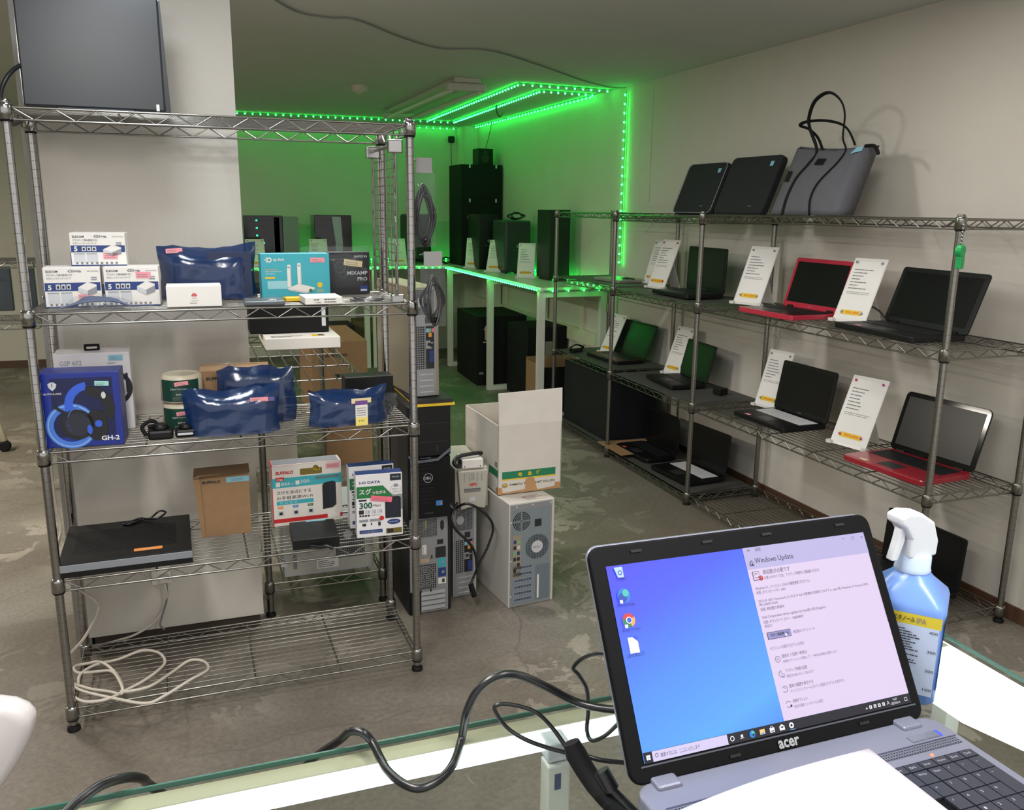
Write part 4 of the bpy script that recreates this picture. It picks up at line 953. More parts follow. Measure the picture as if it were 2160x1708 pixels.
def fp(u, v, off=.004):
    p = (bl*(1-u)+br_*u)*(1-v)+(tl_*(1-u)+tr_*u)*v
    return p+Vector((-math.sin(PI*u)*math.sin(PI*v)*.03-off, 0, -.012*math.sin(PI*u)*v))
for pts in ([fp(.2, .0), fp(.2, .25), fp(.24, .55), fp(.33, .8), fp(.33, 1.0), at(1708, 270, 'X', 2.68), at(1707, 245, 'X', 2.66), at(1720, 212, 'X', 2.64), at(1748, 195, 'X', 2.63), at(1772, 210, 'X', 2.64), at(1782, 240, 'X', 2.66), at(1778, 290, 'X', 2.68), fp(.76, 1.0), fp(.74, .8), fp(.62, .5), fp(.58, .25), fp(.6, .0)],
            [at(1735, 315, 'X', 2.79), at(1725, 290, 'X', 2.77), at(1706, 272, 'X', 2.73), at(1688, 265, 'X', 2.70), at(1700, 257, 'X', 2.70), at(1735, 254, 'X', 2.72), at(1770, 260, 'X', 2.74), at(1790, 275, 'X', 2.76), at(1804, 306, 'X', 2.79)]):
    MB().tube(blackm, smooth(pts, 7), .0085, 8, flat=.45).build('strap', t)
for (u, v, du, dv) in ((.43, .78, .13, .1), (-.0, .5, .12, .16)):
    MB().add([fp(max(u, .03), v, .006), fp(u+du, v, .006), fp(u+du, v+dv, .006), fp(max(u, .03), v+dv, .006)], [(0, 1, 2, 3)], blackm).build('patch', t)
MB().add([fp(.86, .93, .008), fp(1.0, .96, .004), fp(1.0, 1.02, .004), fp(.92, 1.02, .008)], [(0, 1, 2, 3)], cyan).build('price_sticker', t)
MB().tube(blackm, smooth([at(1826, 308, 'X', 2.74), at(1842, 307, 'X', 2.72), at(1850, 316, 'X', 2.71), at(1853, 326, 'X', 2.71)], 5), [.008]*15+[.004], 6).build('zip_pull', t)

# ---------------------------------------------------------------- far corner: tables, cases, cartons
pt = M('table_top', (216, 216, 206), .3); pl = M('table_leg', (214, 214, 204), .45)
t = thing('table', 'white table along the right wall carrying the black PC cases', 'table', (2.36, 5.87, 0))
MB().box(pt, 0, .56, 0, 2.5, .965, .995).build('tabletop', t, .002)
for y in (.03, 1.2, 2.45):
    MB().box(pl, .0, .05, y, y+.045, 0, .96).box(pl, .5, .55, y, y+.045, 0, .96).box(pl, .05, .5, y, y+.045, 0, .04).box(pl, .05, .5, y, y+.045, .92, .96).build('leg_frame', t)
t = thing('table', 'white table along the green-lit back wall', 'table', (.05, 8.42, 0))
MB().box(pt, 0, 2.3, 0, .95, .965, .995).box(pt, 2.3, 2.87, .0, .95, .965, .995).build('tabletop', t, .002)
for x in (.1, 1.5):
    MB().box(pl, x, x+.05, .02, .065, 0, .96).box(pl, x, x+.05, .85, .9, 0, .96).build('leg_frame', t)
    MB().box(pl, x+.08, x+.11, .02, .065, 0, .96).build('leg_frame', t)
TT = .996
def pccase(label, x, y, z, rz, w, d, h, logo=True, side=None, rad=0, wall=black):
    t = thing('computer_case', label, 'computer', (x, y, z), rz)
    MB().box(wall, -w/2, w/2, .0, d, .015, h).build('case', t, rad or .004, 4)
    MB().box(black, -w/2+.01, -w/2+.03, .02, d-.02, 0, .015).box(black, w/2-.03, w/2-.01, .02, d-.02, 0, .015).build('feet', t)
    k = front(w, y=-.0005)
    if logo: k.ring(ltgrey, w/2, h*.52, .012, .008, 1).lines(inkg, w*.3, h*.44, w*.7, h*.46, 1, .3, 1, .1)
    k.r(M('bezel_line'), w*.15, h*.9, w*.85, h*.905, 1).r(M('bezel_line'), w*.15, h*.8, w*.85, h*.805, 1).build('front_marks', t)
    if side: MB().box(side, w/2, w/2+.002, .03, d-.02, .03, h-.02).build('side_panel', t)
    return t
pccase('black PC case behind the rounded one on the right-wall table', 2.6, 7.78, TT, -.05, .19, .42, .50)
pccase('rounded dark grey PC case with a small emblem, middle of the table', 2.68, 7.22, TT, -.05, .235, .4, .455, rad=.018, wall=M('case_charcoal', (38, 42, 44), .4))
pccase('tall plain black PC case nearest on the right-wall table', 2.735, 6.42, TT, -.04, .17, .3, .55, logo=False)
t = pccase('black PC case with green lights at the left end of the back table', .66, 8.75, TT, 0, .36, .3, .465, logo=False, wall=gloss)
MB().box(M('panel_pale', (150, 160, 156), .5), .1, .15, -.0, .0015, .03, .45).build('trim_bar', t)
MB().box(M('panel_sage', (130, 142, 138), .6), .182, .33, .0, .3, .015, .455).build('side_panel', t)
gl = M('led_green', (20, 255, 120), .5, emit=6)
for i in range(4): MB().tube(gl, [(-.06+.01*(i == 3)*6, -.002, .42-.07*i), (-.06+.01*(i == 3)*6, -.006, .42-.07*i)], .008, 10).build('fan_light', t)
t = pccase('black PC case with a curved silver centre strip on the back table', 1.32, 8.75, TT, .0, .36, .3, .475, logo=False, wall=gloss)
front(.36, y=-.001).poly(M('silver_strip'), [(.19, .03), (.2, .2), (.17, .46), (.255, .46), (.27, .2), (.26, .03)], 1).build('front_strip', t)
t = pccase('black round-cornered PC case on the back table behind the front post', 2.185, 8.75, TT, .0, .25, .35, .49, logo=False, rad=.03)
MB().box(M('panel_dim', (44, 50, 52), .5), -.13, -.03, -.003, 0, .06, .28).build('drive_cover', t); MB().box(teal, .03, .07, -.003, 0, .07, .1).build('label_plate', t)
for i, (lab) in enumerate(('bottom', 'middle', 'top')):
    t = thing('computer_carton', '%s black carton of the stack of three in the far right corner' % lab, 'carton', (2.705, 8.32, TT+.323*i), .0, 'stacked black cartons')
    MB().box(blackm, -.21, .21, 0, .42, 0, .322).build('carton', t, .002)
    MB().box(ltgrey, -.13, -.115, -.001, 0, .29, .322).box(ltgrey, .14, .155, -.001, 0, .29, .322).build('tape', t)
    if i == 1: MB().box(M('tag_red'), -.15, -.125, -.001, 0, .13, .165).build('red_sticker', t)
t = thing('speaker', 'small black speaker on top of the stack of black cartons', 'speaker', (2.77, 8.4, TT+.969+.001), .1)
MB().box(black, -.08, .08, 0, .14, 0, .155).build('cabinet', t, .004); front(.16).disc(M('cone', (34, 34, 34), .6), .08, .06, .04).disc(M('cone'), .08, .12, .018).build('cone', t)
MB().tube(cable, smooth([(.05, .12, .15), (.1, .14, .3), (.15, .2, .42)], 6), .003, 6).build('speaker_lead', t)
for lab, x, y, rz in (('price board before the stack of black cartons', 2.49, 7.95, -.5), ('price board between the two middle PC cases', 2.53, 7.45, -.7), ('price board in front of the tall plain case, its tag yellow', 2.56, 6.72, -.5)):
    board(lab, x, y, TT, rz, .14, .30, .38, group='price boards on the tables')
for lab, x, y in (('price board at the foot of the lit case on the back table', .56, 8.46), ('price board at the foot of the silver-striped case', 1.14, 8.46), ('price board behind the grid panel, back table', 1.92, 8.55)):
    board(lab, x, y, TT, 0, .17, .27, .35, group='price boards on the tables')
t = thing('cable_bundle', 'black tied cable bundle lying on top of the rounded PC case', 'cable', (2.72, 7.38, TT+.457), .2); loops(51, .2, .07, 5, .005, cable, .05).build('lead', t)
t = thing('cable_bundle', 'thin black cable coiled on the back table by the corner', 'cable', (2.42, 8.6, TT), .2); loops(52, .16, .08, 4, .004, cable, .03).build('lead', t)
t = thing('wall_camera', 'small black rounded camera on the back wall near the ceiling', 'camera', (2.71, BY-.04, 2.27), 0)
MB().box(black, -.035, .035, 0, .04, -.035, .035).build('body', t, .015, 4)
MB().tube(cable, smooth([(0, .035, -.03), (.01, .037, -.5), (.02, .037, -.9), (.03, .03, -1.2), (.06, -.1, -1.26)], 6), .003, 6).build('lead', t)
# under the tables
t = carton('computer_carton', 'large black carton with two white up arrows under the right-wall table', 2.56, 7.28, 0, -.04, .46, .72, .62, blackm)
k = front(.46, y=0); aw = M('arrow_tan', (196, 180, 140), .6)
for a in (.06, .11): k.poly(aw, [(a, .5), (a+.02, .54), (a+.04, .5), (a+.028, .5), (a+.028, .41), (a+.012, .41), (a+.012, .5)])
k.r(aw, .055, .385, .155, .395).r(inkg, .02, .1, .06, .12); k.build('printing', t)
t = carton('computer_carton', 'black carton with a pale label right of the arrowed one', 2.73, 6.62, 0, .05, .36, .44, .60, blackm)
front(.36).r(M('label_dim', (130, 130, 118), .6), .16, .36, .25, .48).r(midgrey, .05, .0, .06, .3).poly(midgrey, [(.09, .35), (.11, .58), (.12, .58), (.10, .35)]).build('printing', t)
t = thing('carton', 'dark open carton with brown inside under the near end of the table', 'carton', (2.62, 6.0, 0), 0)
b = MB(); b.box(blackm, -.2, .2, 0, .005, 0, .38).box(brown, -.2, .2, .3, .305, 0, .42).box(brown, -.2, -.195, 0, .3, 0, .4).box(brown, .195, .2, 0, .3, 0, .4).box(brown, -.2, .2, 0, .3, 0, .01).build('carton', t)
t = carton('black_panel_box', 'wide flat black box on the bottom shelf of the far bay', 2.66, 4.98, .066, 0, .36, .7, .43, M('box_navyblk', (14, 16, 24), .5))
t = thing('cardboard_sheet', 'torn tan cardboard sheet lying by the far bay bottom shelf', 'cardboard', (2.42, 5.3, .30), 0)
MB().prism(brown, [(0, 0), (.26, .05), (.3, .3), (.24, .38), (.0, .42), (-.02, .2)], (-.13, 0, 0), (1, 0, 0), (0, 1, 0), .005).build('sheet', t)
t.location = (2.62, 4.6, .07); t.rotation_euler = (0, 0, 0)
bpy.data.objects.remove(t.children[0]); MB().prism(brown, [(-.22, .0), (.1, .02), (.16, .1), (.12, .22), (.17, .3), (-.22, .34)], (0, 0, .012), (1, 0, 0), (0, 1, 0), .004).build('sheet', t)
t = carton('carton', 'brown carton on the floor under the back table', 2.04, 8.6, 0, .1, .4, .4, .62, brown)
t = carton('carton', 'dark brown carton left of the corner leg under the back table', 1.63, 8.78, 0, -.1, .28, .3, .42, M('board_dark', (110, 86, 62), .8))
t = thing('desktop_computer', 'dark PC with a red light on the floor behind the twin white legs', 'computer', (1.36, 8.5, 0), 0)
MB().box(black, -.1, .1, 0, .4, 0, .42).build('case', t, .004); MB().box(M('led_red', (255, 60, 30), .5, emit=3), -.07, -.06, -.003, 0, .3, .31).build('power_light', t)

# ---------------------------------------------------------------- ceiling things and LED strips
t = thing('fluorescent_fixture', 'white two-tube ceiling fixture, unlit, beside the green strips', 'ceiling light', (1.79, 5.8, CZ), .0)
fm = M('fixture_white', (196, 194, 184), .5)
MB().box(fm, -.09, .09, 0, 2.15, -.03, 0).build('tray', t, .004)
for y in (.02, 2.05): MB().box(fm, -.13, .13, y, y+.08, -.08, -.03).build('end_block', t, .01)
for x in (-.1, .1): MB().tube(M('tube_white', (214, 214, 206), .35), [(x, .06, -.075), (x, 2.08, -.075)], .016, 12).build('tube', t)
t = thing('smoke_detector', 'round cream smoke detector on the ceiling', 'detector', (1.2, 6.5, CZ), 0)
MB().lathe(M('detector_cream', (206, 200, 182), .5), [(.06, 0), (.062, -.03), (.045, -.045), (.02, -.046), (.02, -.055), (.005, -.056)], 28).build('body', t)
t = thing('ceiling_hook', 'small dark hook hanging from the ceiling between the strips', 'hook', (2.45, 7.15, CZ-.005), 0)
MB().tube(M('hook_metal', (60, 66, 62), .4, .6), smooth([(0, 0, 0), (0, 0, -.05), (.03, 0, -.09), (.05, 0, -.06)], 6), .006, 6).build('hook', t)
wp = [at(x, y, 'Z', CZ-.008) for x, y in ((535, -30), (620, 22), (690, 37), (752, 42), (850, 80), (930, 102), (1030, 106), (1130, 135), (1230, 170), (1290, 184), (1335, 185))]
tag(MB().tube(M('wire_grey', (128, 128, 124), .6), smooth(wp, 6), .0042, 6).build('ceiling_wire'), 'thin grey cable wandering across the ceiling to the right wall', 'cable')

led = M('led_lit', (40, 255, 120), .4); nt = led.node_tree; pb = nt.nodes['Principled BSDF']
pb.inputs['Emission Color'].default_value = (.009, 1, .085, 1); pb.inputs['Emission Strength'].default_value = 66
tape = M('led_tape', (90, 120, 96), .5)
dm = None
def strip(label, pts, step=.068, out=(0, 0, -1), amp=True):
    global dm
    t = thing('led_strip', label, 'light strip', tuple(pts[0]), 0, None)
    P0 = Vector(pts[0]); P = [Vector(p)-P0 for p in pts]; out = Vector(out)
    b = MB()
    for a, c_ in zip(P, P[1:]): b.tube(tape, [a+out*.001, c_+out*.001], .003, 5)
    b.build('tape', t)
    if dm is None:
        q = MB().lathe(led, [(.002, -.0056), (.0048, -.0033), (.0062, 0), (.0048, .0033), (.002, .0056)], 8)
        o = q.build('diode', t); dm = o.data; bpy.data.objects.remove(o)
    for a, c_ in zip(P, P[1:]):
        L = (c_-a).length; n = max(1, round(L/step))
        for i in range(n):
            o = bpy.data.objects.new('diode', dm); COL.objects.link(o); o.parent = t
            o.location = a+(c_-a)*((i+.5)/n)+out*.012
zc = CZ-.004
strip('left of the green ceiling strips, bent at its near end toward the wall', [(2.25, 8.6, zc), (2.175, 5.87, zc), (2.9, 5.93, zc)])
strip('middle green ceiling strip beside the hook, bent toward the wall', [(2.53, 8.7, zc), (2.44, 6.144, zc), (2.9, 6.19, zc)], .06)
strip('green strip along the top of the right wall', [(2.9, 6.25, zc), (2.88, 9.1, zc)], .075)
strip('green strip along the back wall just under the ceiling', [(2.76, 9.35, zc), (-.6, 9.35, zc)], .075)
strip('green strip across the ceiling in front of the back wall', [(2.5, 8.68, zc), (.1, 8.72, zc)], .068)
strip('green strip hanging down the right wall behind the far bay', [(2.915, 5.72, 2.36), (2.915, 5.72, 1.15)], .06, (-1, 0, 0))
strip('green strip under the front edge of the right-wall table', [(2.352, 8.36, .975), (2.352, 5.88, .975)], .05, (-1, 0, 0))
strip('green strip under the near end of the right-wall table', [(2.38, 5.86, .972), (2.88, 5.86, .972)], .12, (0, -1, 0))
strip('green strip under the front edge of the back table', [(2.33, 8.41, .975), (.2, 8.41, .975)], .068, (0, -1, 0))
strip('green strip along the wall side of the back table top', [(2.75, 9.3, 1.0), (.2, 9.3, 1.0)], .09, (0, 0, 1))
strip('green strip along the wall side of the right table top', [(2.89, 8.2, 1.0), (2.89, 5.95, 1.0)], .1, (0, 0, 1))

# ---------------------------------------------------------------- side room at far left
t = thing('wire_rack', 'distant chrome wire rack in the side room at the far left edge', 'shelving rack', (-2.32, 4.9, 0), 0)
for z in (.93, 1.25):
    deck(-.5, .52, 0, .4, z, 'x', chrome_d, pitch=.05).build('wire_shelf', t)
for x, y in ((.47, 0), (.52, .4)):
    p = post(chrome_d, x, y, 1.54).build('post', t)
p = post(chrome_d, -.5, 0, 1.57).build('post', t)
t.location = (-1.31, 5.2, 0)
t = thing('monitor', 'dark grey monitor standing on the distant rack in the side room', 'monitor', (-1.213, 5.3, .9365), 0)
MB().box(M('mon_slate', (54, 62, 70), .4), -.3, .3, 0, .03, .05, .285).box(M('mon_slate'), -.02, .02, .0, .03, .01, .06).build('panel', t, .004)
MB().box(black, -.1, .1, -.03, .1, 0, .012).build('foot', t)
t = thing('monitor', 'slim slate panel at the right end of the distant rack', 'monitor', (-.83, 5.3, .9365), 0)
MB().box(M('mon_slate'), -.03, .03, 0, .03, .01, .285).build('panel', t, .004)
MB().box(black, -.03, .03, -.02, .05, 0, .01).build('foot', t)
t = thing('office_chair_base', 'black castor of a chair leg on the floor at the far left edge', 'chair castor', (-1.2, 6.15, 0), 0)
MB().lathe(blackm, [(.028, -.02), (.036, -.012), (.036, .012), (.028, .02)], 18, (0, 0, .036), ax='y').build('wheel', t)
MB().tube(M('leg_pale', (150, 140, 120), .5), [(0, 0, .07), (-.03, 0, .2), (-.3, .05, .26)], .02, 8).build('leg', t)

# white chair shell at the lower left
t = thing('white_chair', 'smooth white plastic chair back edge at the lower left corner', 'chair', (0, 0, 0))
wc = M('chair_white', (196, 190, 190), .35)
b = MB(); c0 = at(-80, 1600, 'Y', 1.35)
edge = [(-90, 1478), (-40, 1472), (0, 1471), (35, 1475), (62, 1486), (76, 1500), (77, 1520), (68, 1550), (48, 1590), (20, 1635), (-5, 1668), (-50, 1720), (-90, 1750)]
fr = [at(x, y, 'Y', 1.35) for x, y in edge]; n = len(fr); mid = at(-90, 1600, 'Y', 1.33)
ringsl = []
for sc_, dy in ((.80, -.022), (.93, -.018), (1, 0), (.98, .012), (.9, .02), (.75, .022)):
    ringsl.append([Vector((mid.x+(p.x-mid.x)*sc_, p.y+dy, mid.z+(p.z-mid.z)*sc_)) for p in fr])
vs = [p for r_ in ringsl for p in r_]; fs = [(i*n+j, i*n+j+1, (i+1)*n+j+1, (i+1)*n+j) for i in range(5) for j in range(n-1)]
fs += [tuple(range(n))[::-1], tuple(range(5*n, 6*n))]
b.add(vs, fs, wc, True).build('shell', t)
MB().tube(M('leg_chrome', (170, 170, 170), .3, .8), [Vector((mid.x, 1.36, mid.z-.05)), Vector((mid.x-.05, 1.3, 0))], .012, 10).build('leg', t)

# ---------------------------------------------------------------- glass showcase in the foreground
GZ = .968
t = thing('glass_showcase', 'glass-topped showcase counter with glowing light bars under the glass', 'showcase', (0, 0, 0)); t.scale = (.97, .97, 1)
edgeg = M('glass_edge', (52, 92, 82), .2)
b = MB().box(glass, -1.2, 1.0, -.15, .89, GZ-.006, GZ)
b.build('glass_top', t)
MB().box(edgeg, -1.2, 1.0, .889, .8915, GZ-.0058, GZ-.0002).box(edgeg, 1.0, 1.002, -.15, .89, GZ-.0058, GZ-.0002).build('glass_edge', t)
alw = M('aluminium_white', (206, 204, 196), .45); cre = M('rail_cream', (150, 142, 120), .5)
litw = M('light_bar', (246, 255, 255), .5, emit=2.6)
MB().box(cre, -1.2, .99, .862, .886, GZ-.022, GZ-.007).build('far_rail', t)
MB().box(litw, -1.2, .88, .838, .861, GZ-.02, GZ-.008).build('light_bar', t)
xs = [(.99, .862), (.99, -.15), (.93, -.15), (.93, .45), (.905, .60), (.885, .66), (.872, .72), (.872, .861)]
MB().prism(litw, [(.995, .884), (.995, -.15), (.91, -.15), (.905, .58), (.89, .65), (.868, .72), (.868, .884)][::-1], (0, 0, GZ-.008), (1, 0, 0), (0, 1, 0), .012).build('side_light_panel', t)
MB().box(alw, .35, .378, .82, .845, .1, GZ-.03).build('upright', t, .002)
b = MB()
for z in range(9): b.box(M('slot_navy', (70, 74, 110), .5), .358, .366, .8195, .82, GZ-.06-.06*z, GZ-.04-.06*z)
b.build('slots', t)
MB().box(ltgrey, .352, .38, .826, .856, GZ-.03, GZ-.0065).build('corner_clip', t, .003)
MB().box(alw, -1.19, -1.165, .82, .845, 0, GZ-.03).build('upright', t); MB().box(alw, .955, .98, .82, .845, 0, GZ-.03).build('upright', t)
for z in (.62, .3):
    MB().box(glass, -1.15, .34, .45, .80, z, z+.005).build('glass_shelf', t); MB().box(edgeg, -1.15, .34, .80, .802, z, z+.005).build('shelf_edge', t)
    MB().box(glass, .39, .95, .4, .80, z+.1, z+.105).build('glass_shelf', t); MB().box(edgeg, .39, .95, .80, .802, z+.1, z+.105).build('shelf_edge', t)
MB().box(alw, -1.2, 1.0, .0, .86, .0, .06).build('plinth', t) if False else None

# ---------------------------------------------------------------- main laptop
t = thing('laptop', 'running grey laptop on the glass counter, update page on its bright screen', 'laptop', (.559, .654, .984), .03)
t.rotation_euler = (0, .021, .03)
A_ = .543; SB = .035; SW, SH = .345, .195
shellg = M('shell_grey', (120, 124, 142), .38, .25); bez = M('bezel_black', (4, 5, 8), .55, spec=.15)
V = Vector((0, math.sin(A_), math.cos(A_))); NN = Vector((1, 0, 0)).cross(V)
dz = .0145
MB().prism(shellg, rrect(.386, .264, .02, 6, .004, -.1205), (0, 0, dz), (1, 0, 0), (0, 1, 0), .023).build('base', t, .004, 3)
MB().prism(M('base_under', (34, 36, 42), .5), rrect(.376, .245, .02, 5, .004, -.127), (0, 0, -.0085), (1, 0, 0), (0, 1, 0), .004).build('underside', t)
L_ = .252; LB = .016
lid = MB().prism(shellg, rrect(.374, L_-LB+.001, .014, 6, -.001, (L_+LB)/2+.002), -NN*.006, (1, 0, 0), V, .008).build('lid', t, .003, 3)
MB().prism(bez, rrect(.377, L_-LB, .014, 6, -.001, (L_+LB)/2), Vector((0, 0, 0)), (1, 0, 0), V, .007).build('bezel', lid, .002)
b = MB(); bp_ = Ink((0, 0, 0), (1, 0, 0), V)
for a, bb in ((-.14, L_-.011), (-.05, L_-.011), (.03, L_-.011), (.135, L_-.011), (-.075, .022), (.095, .024)): Ink((0, 0, 0), (1, 0, 0), V).r(M('bumper', (8, 9, 11), .7), a, bb, a+.013, bb+.003, 4).build('bumper', lid)
bp_.r(M('bezel_edge', (70, 74, 84), .35), -SW/2-.004, SB-.0035, SW/2+.006, SB-.0018, 2)
bp_.build('bezel_edge', lid)
# screen
def emi(name, rgb=(128, 128, 128), s=1.0):
    mt = M(name, rgb, .4, emit=s); return mt
desk = emi('screen_desktop', (70, 130, 250), 1.0)
nt = desk.node_tree; pb = nt.nodes['Principled BSDF']; tc = nt.nodes.new('ShaderNodeTexCoord'); sx_ = nt.nodes.new('ShaderNodeSeparateXYZ'); nt.links.new(tc.outputs['Object'], sx_.inputs[0])
def mth(o, a, b_):
    q = nt.nodes.new('ShaderNodeMath'); q.operation = o
    for i, s in enumerate((a, b_)):
        if isinstance(s, (int, float)): q.inputs[i].default_value = s
        else: nt.links.new(s, q.inputs[i])
    return q.outputs[0]
g_ = mth('ADD', mth('MULTIPLY', sx_.outputs[2], -3.3), mth('MULTIPLY', sx_.outputs[0], 1.1)); 
rp = nt.nodes.new('ShaderNodeValToRGB'); e_ = rp.color_ramp.elements
nt.links.new(mth('ADD', g_, .95), rp.inputs[0])
e_[0].position = .1; e_[0].color = lin((52, 40, 225)); e_[1].position = .95; e_[1].color = lin((66, 110, 255))
for p_, c_ in ((.28, (70, 90, 252)), (.5, (80, 145, 255)), (.72, (92, 172, 255))): q = e_.new(p_); q.color = lin(c_)
nt.links.new(rp.outputs[0], pb.inputs['Emission Color'])
pag = emi('screen_page', (222, 204, 236), 1.0); hdr = emi('screen_header', (186, 180, 224), 1.0)
tbar = M('screen_taskbar', (22, 24, 44), .3, emit=.6); sbx = emi('screen_search', (214, 204, 240), 1)
di = M('screen_text', (52, 48, 70), .6, emit=.4); dg = M('screen_text_soft', (110, 100, 130), .6, emit=.6); dl = M('screen_link', (96, 92, 160), .6, emit=.6)
sw_ = emi('screen_white', (246, 246, 255), 1); rd = emi('screen_red', (196, 40, 50), .9); btn = emi('screen_button', (150, 146, 200), 1)
k = Ink(Vector((-SW/2, 0, 0))+V*SB, (1, 0, 0), V)
k.r(desk, 0, 0, SW, SH, 2)
disp = k.build('display', lid)
k = Ink(Vector((-SW/2, 0, 0))+V*SB, (1, 0, 0), V)
PX = .1717; TB_ = .0102
k.r(pag, PX, TB_, SW, SH, 4).r(hdr, PX, .1706, SW, SH, 5).r(tbar, 0, 0, SW, TB_, 5).r(sbx, .0097, .0003, .0985, TB_-.0002, 6)
k.t(di, '←', .1765, .1903, .003, .005, 7).t(di, '設定', .1875, .1898, .0038, .0075, 7)
k.r(dg, .311, .1905, .3145, .1909, 7).ring(dg, .3265, .190, .0022, .0018, 7, 4, .125, 1.125).t(dg, '×', .3385, .1885, .0032, .0032, 7)
k.poly(di, [(.1758, .1742), (.1758, .1778), (.1787, .1805), (.1816, .1778), (.1816, .1742)], 7).poly(hdr, [(.1765, .175), (.1765, .1775), (.1787, .1795), (.1809, .1775), (.1809, .175), (.1797, .175), (.1797, .1772), (.1777, .1772), (.1777, .175)], 8)
k.t(di, 'Windows Update', .1835, .1745, .0078, .0525, 7)
def tx(txt, a, y, h, wd, m=di, bo=0): k.t(m, txt, a, y, h, wd, 7, bo)
k.r(di, .1760, .158, .1853, .1678, 7).r(pag, .1766, .1586, .1847, .1672, 8).ring(di, .1806, .163, .0029, .0023, 9, 12, .08, .45).ring(di, .1806, .163, .0029, .0023, 9, 12, .58, .95).disc(rd, .1852, .1598, .0028, 10).r(sw_, .18495, .1597, .18545, .1615, 11).r(sw_, .18495, .1583, .18545, .1589, 11)
tx('再起動が必要です', .1903, .1632, .0052, .037); tx('お使いのデバイスは、アクティブ時間外に再起動されます。', .1903, .1576, .0038, .0775)
tx('Windows 10、バージョン 21H2 の機能更新プログラム', .1754, .1475, .0038, .075); tx('状態: ダウンロード中 - 100%', .1754, .1428, .0036, .0393)
tx('2022-05 .NET Framework 3.5 および 4.8 の累積的な更新プログラム (x64 用) Windows 10 Version 20H2', .1753, .1333, .0038, .155); tx('用) (KB5013624)', .1753, .1295, .0034, .025); tx('状態: 再起動の保留中', .1753, .1245, .0036, .032)
tx('Intel Corporation driver update for Intel(R) HD Graphics', .1754, .1157, .0038, .087); tx('状態: ダウンロード エラー - 0x80248007', .1755, .1108, .0036, .054); tx('再試行', .1758, .1065, .0034, .0096, dl)
k.r(di, .1759, .0938, .2075, .1015, 7).r(btn, .1764, .0943, .2070, .1010, 8); k.t(di, '今すぐ再起動する', .1795, .0960, .0038, .0245, 9, .02)
k.poly(sw_, [(.1985, .0985), (.1985, .0945), (.1995, .0953), (.2002, .0938), (.2006, .0941), (.2, .0956), (.2014, .0957)], 10)
tx('再起動のスケジュール', .2105, .0957, .0036, .0295, dl); tx('オプションの更新プログラムを表示', .1759, .0825, .0036, .0452, dl)
def row(y, ya, ttl, sub, wa, wb, arc=(0, 1)):
    tx(ttl, .1880, y, .0038, wa); tx(sub, .1880, ya, .0034, wb, dg)
    k.ring(di, .1820, y-.0003, .0034, .0029, 7, 18, *arc)
row(.0728, .0672, '更新を 7 日間一時停止', '[詳細オプション] に移動して、一時停止期間を変更します', .034, .0736); k.r(di, .1811, .0711, .1815, .0739, 7).r(di, .1824, .0711, .1828, .0739, 7)
row(.0573, .0519, 'アクティブ時間の変更', '現在は 8:00 から 17:00 まで', .029, .0364, (.2, .9)); k.ring(di, .1838, .0552, .0022, .0018, 8, 14).r(di, .1818, .057, .1822, .0592, 7)
row(.0415, .0363, '更新の履歴を表示する', 'デバイスにインストールされている更新プログラムを表示する', .032, .0729, (-.42, .42)); k.r(di, .1818, .0412, .1822, .0432, 7).r(di, .1818, .0412, .1834, .0415, 7)
row(.0260, .0205, '詳細オプション', '追加の更新コントロールと設定', .0195, .0384, (.08, .45)); k.ring(di, .1820, .0257, .0034, .0029, 7, 10, .58, .9).disc(di, .1845, .0238, .0013, 8)
k.r(dg, .3435, .09, .3438, .168, 7)
k.build('page', disp)
k = Ink(Vector((-SW/2, 0, 0))+V*SB, (1, 0, 0), V)
for a in (0, 1):
    for c_ in (0, 1): k.r(sw_, .0026+.0023*a, .0030+.0023*c_, .0047+.0023*a, .0051+.0023*c_, 7)
k.ring(di, .0143, .0058, .0019, .0014, 8, 14).t(di, '検索するには、ここに入力します', .0185, .0030, .0042, .046, 8)
k.ring(sw_, .1038, .0050, .0026, .0018, 7, 16).r(sw_, .1135, .0032, .1180, .0038, 7).r(sw_, .1145, .0045, .1172, .0068, 7)
k.disc(emi('edge_blue', (40, 130, 220), 1), .1287, .0050, .0036, 7).disc(emi('edge_teal', (70, 200, 190), 1), .1296, .0062, .0020, 8).disc(tbar, .1294, .0044, .0012, 9)
k.r(emi('folder', (240, 205, 130), 1), .1382, .0025, .1446, .0075, 7).r(emi('folder_blue', (120, 170, 230), 1), .1395, .0025, .1433, .0042, 8)
k.r(sw_, .1508, .0022, .1568, .0068, 7).ring(sw_, .1538, .0068, .0018, .0013, 7, 8, 0, .5).r(tbar, .1522, .0030, .1535, .0042, 8).r(tbar, .1541, .0030, .1554, .0042, 8)
k.poly(sw_, [(.1632, .0022), (.1698, .0022), (.1698, .0060), (.1665, .0083), (.1632, .0060)], 7).poly(tbar, [(.1640, .0058), (.1690, .0058), (.1665, .0040)], 8)
k.ring(sw_, .1788, .0049, .0030, .0014, 7, 16).r(emi('underline', (120, 170, 250), 1), .1755, .0003, .1825, .0009, 8)
k.poly(sw_, [(.2795, .0040), (.2810, .0055), (.2825, .0040), (.2820, .0035), (.2810, .0046), (.2800, .0035)], 7)
for i in range(4): k.r(sw_, .2850+.0062*i, .0032, .2885+.0062*i, .0066, 7).r(tbar, .2858+.0062*i, .0040, .2870+.0062*i, .0058, 8)
k.t(sw_, 'A', .3103, .0032, .0042, .0034, 7).t(sw_, '14:07', .3195, .0062, .0024, .006, 7).t(sw_, '2022/05/14', .3160, .0022, .0024, .0125, 7).ring(sw_, .3376, .0050, .0027, .0021, 7, 4, .125, 1.125)
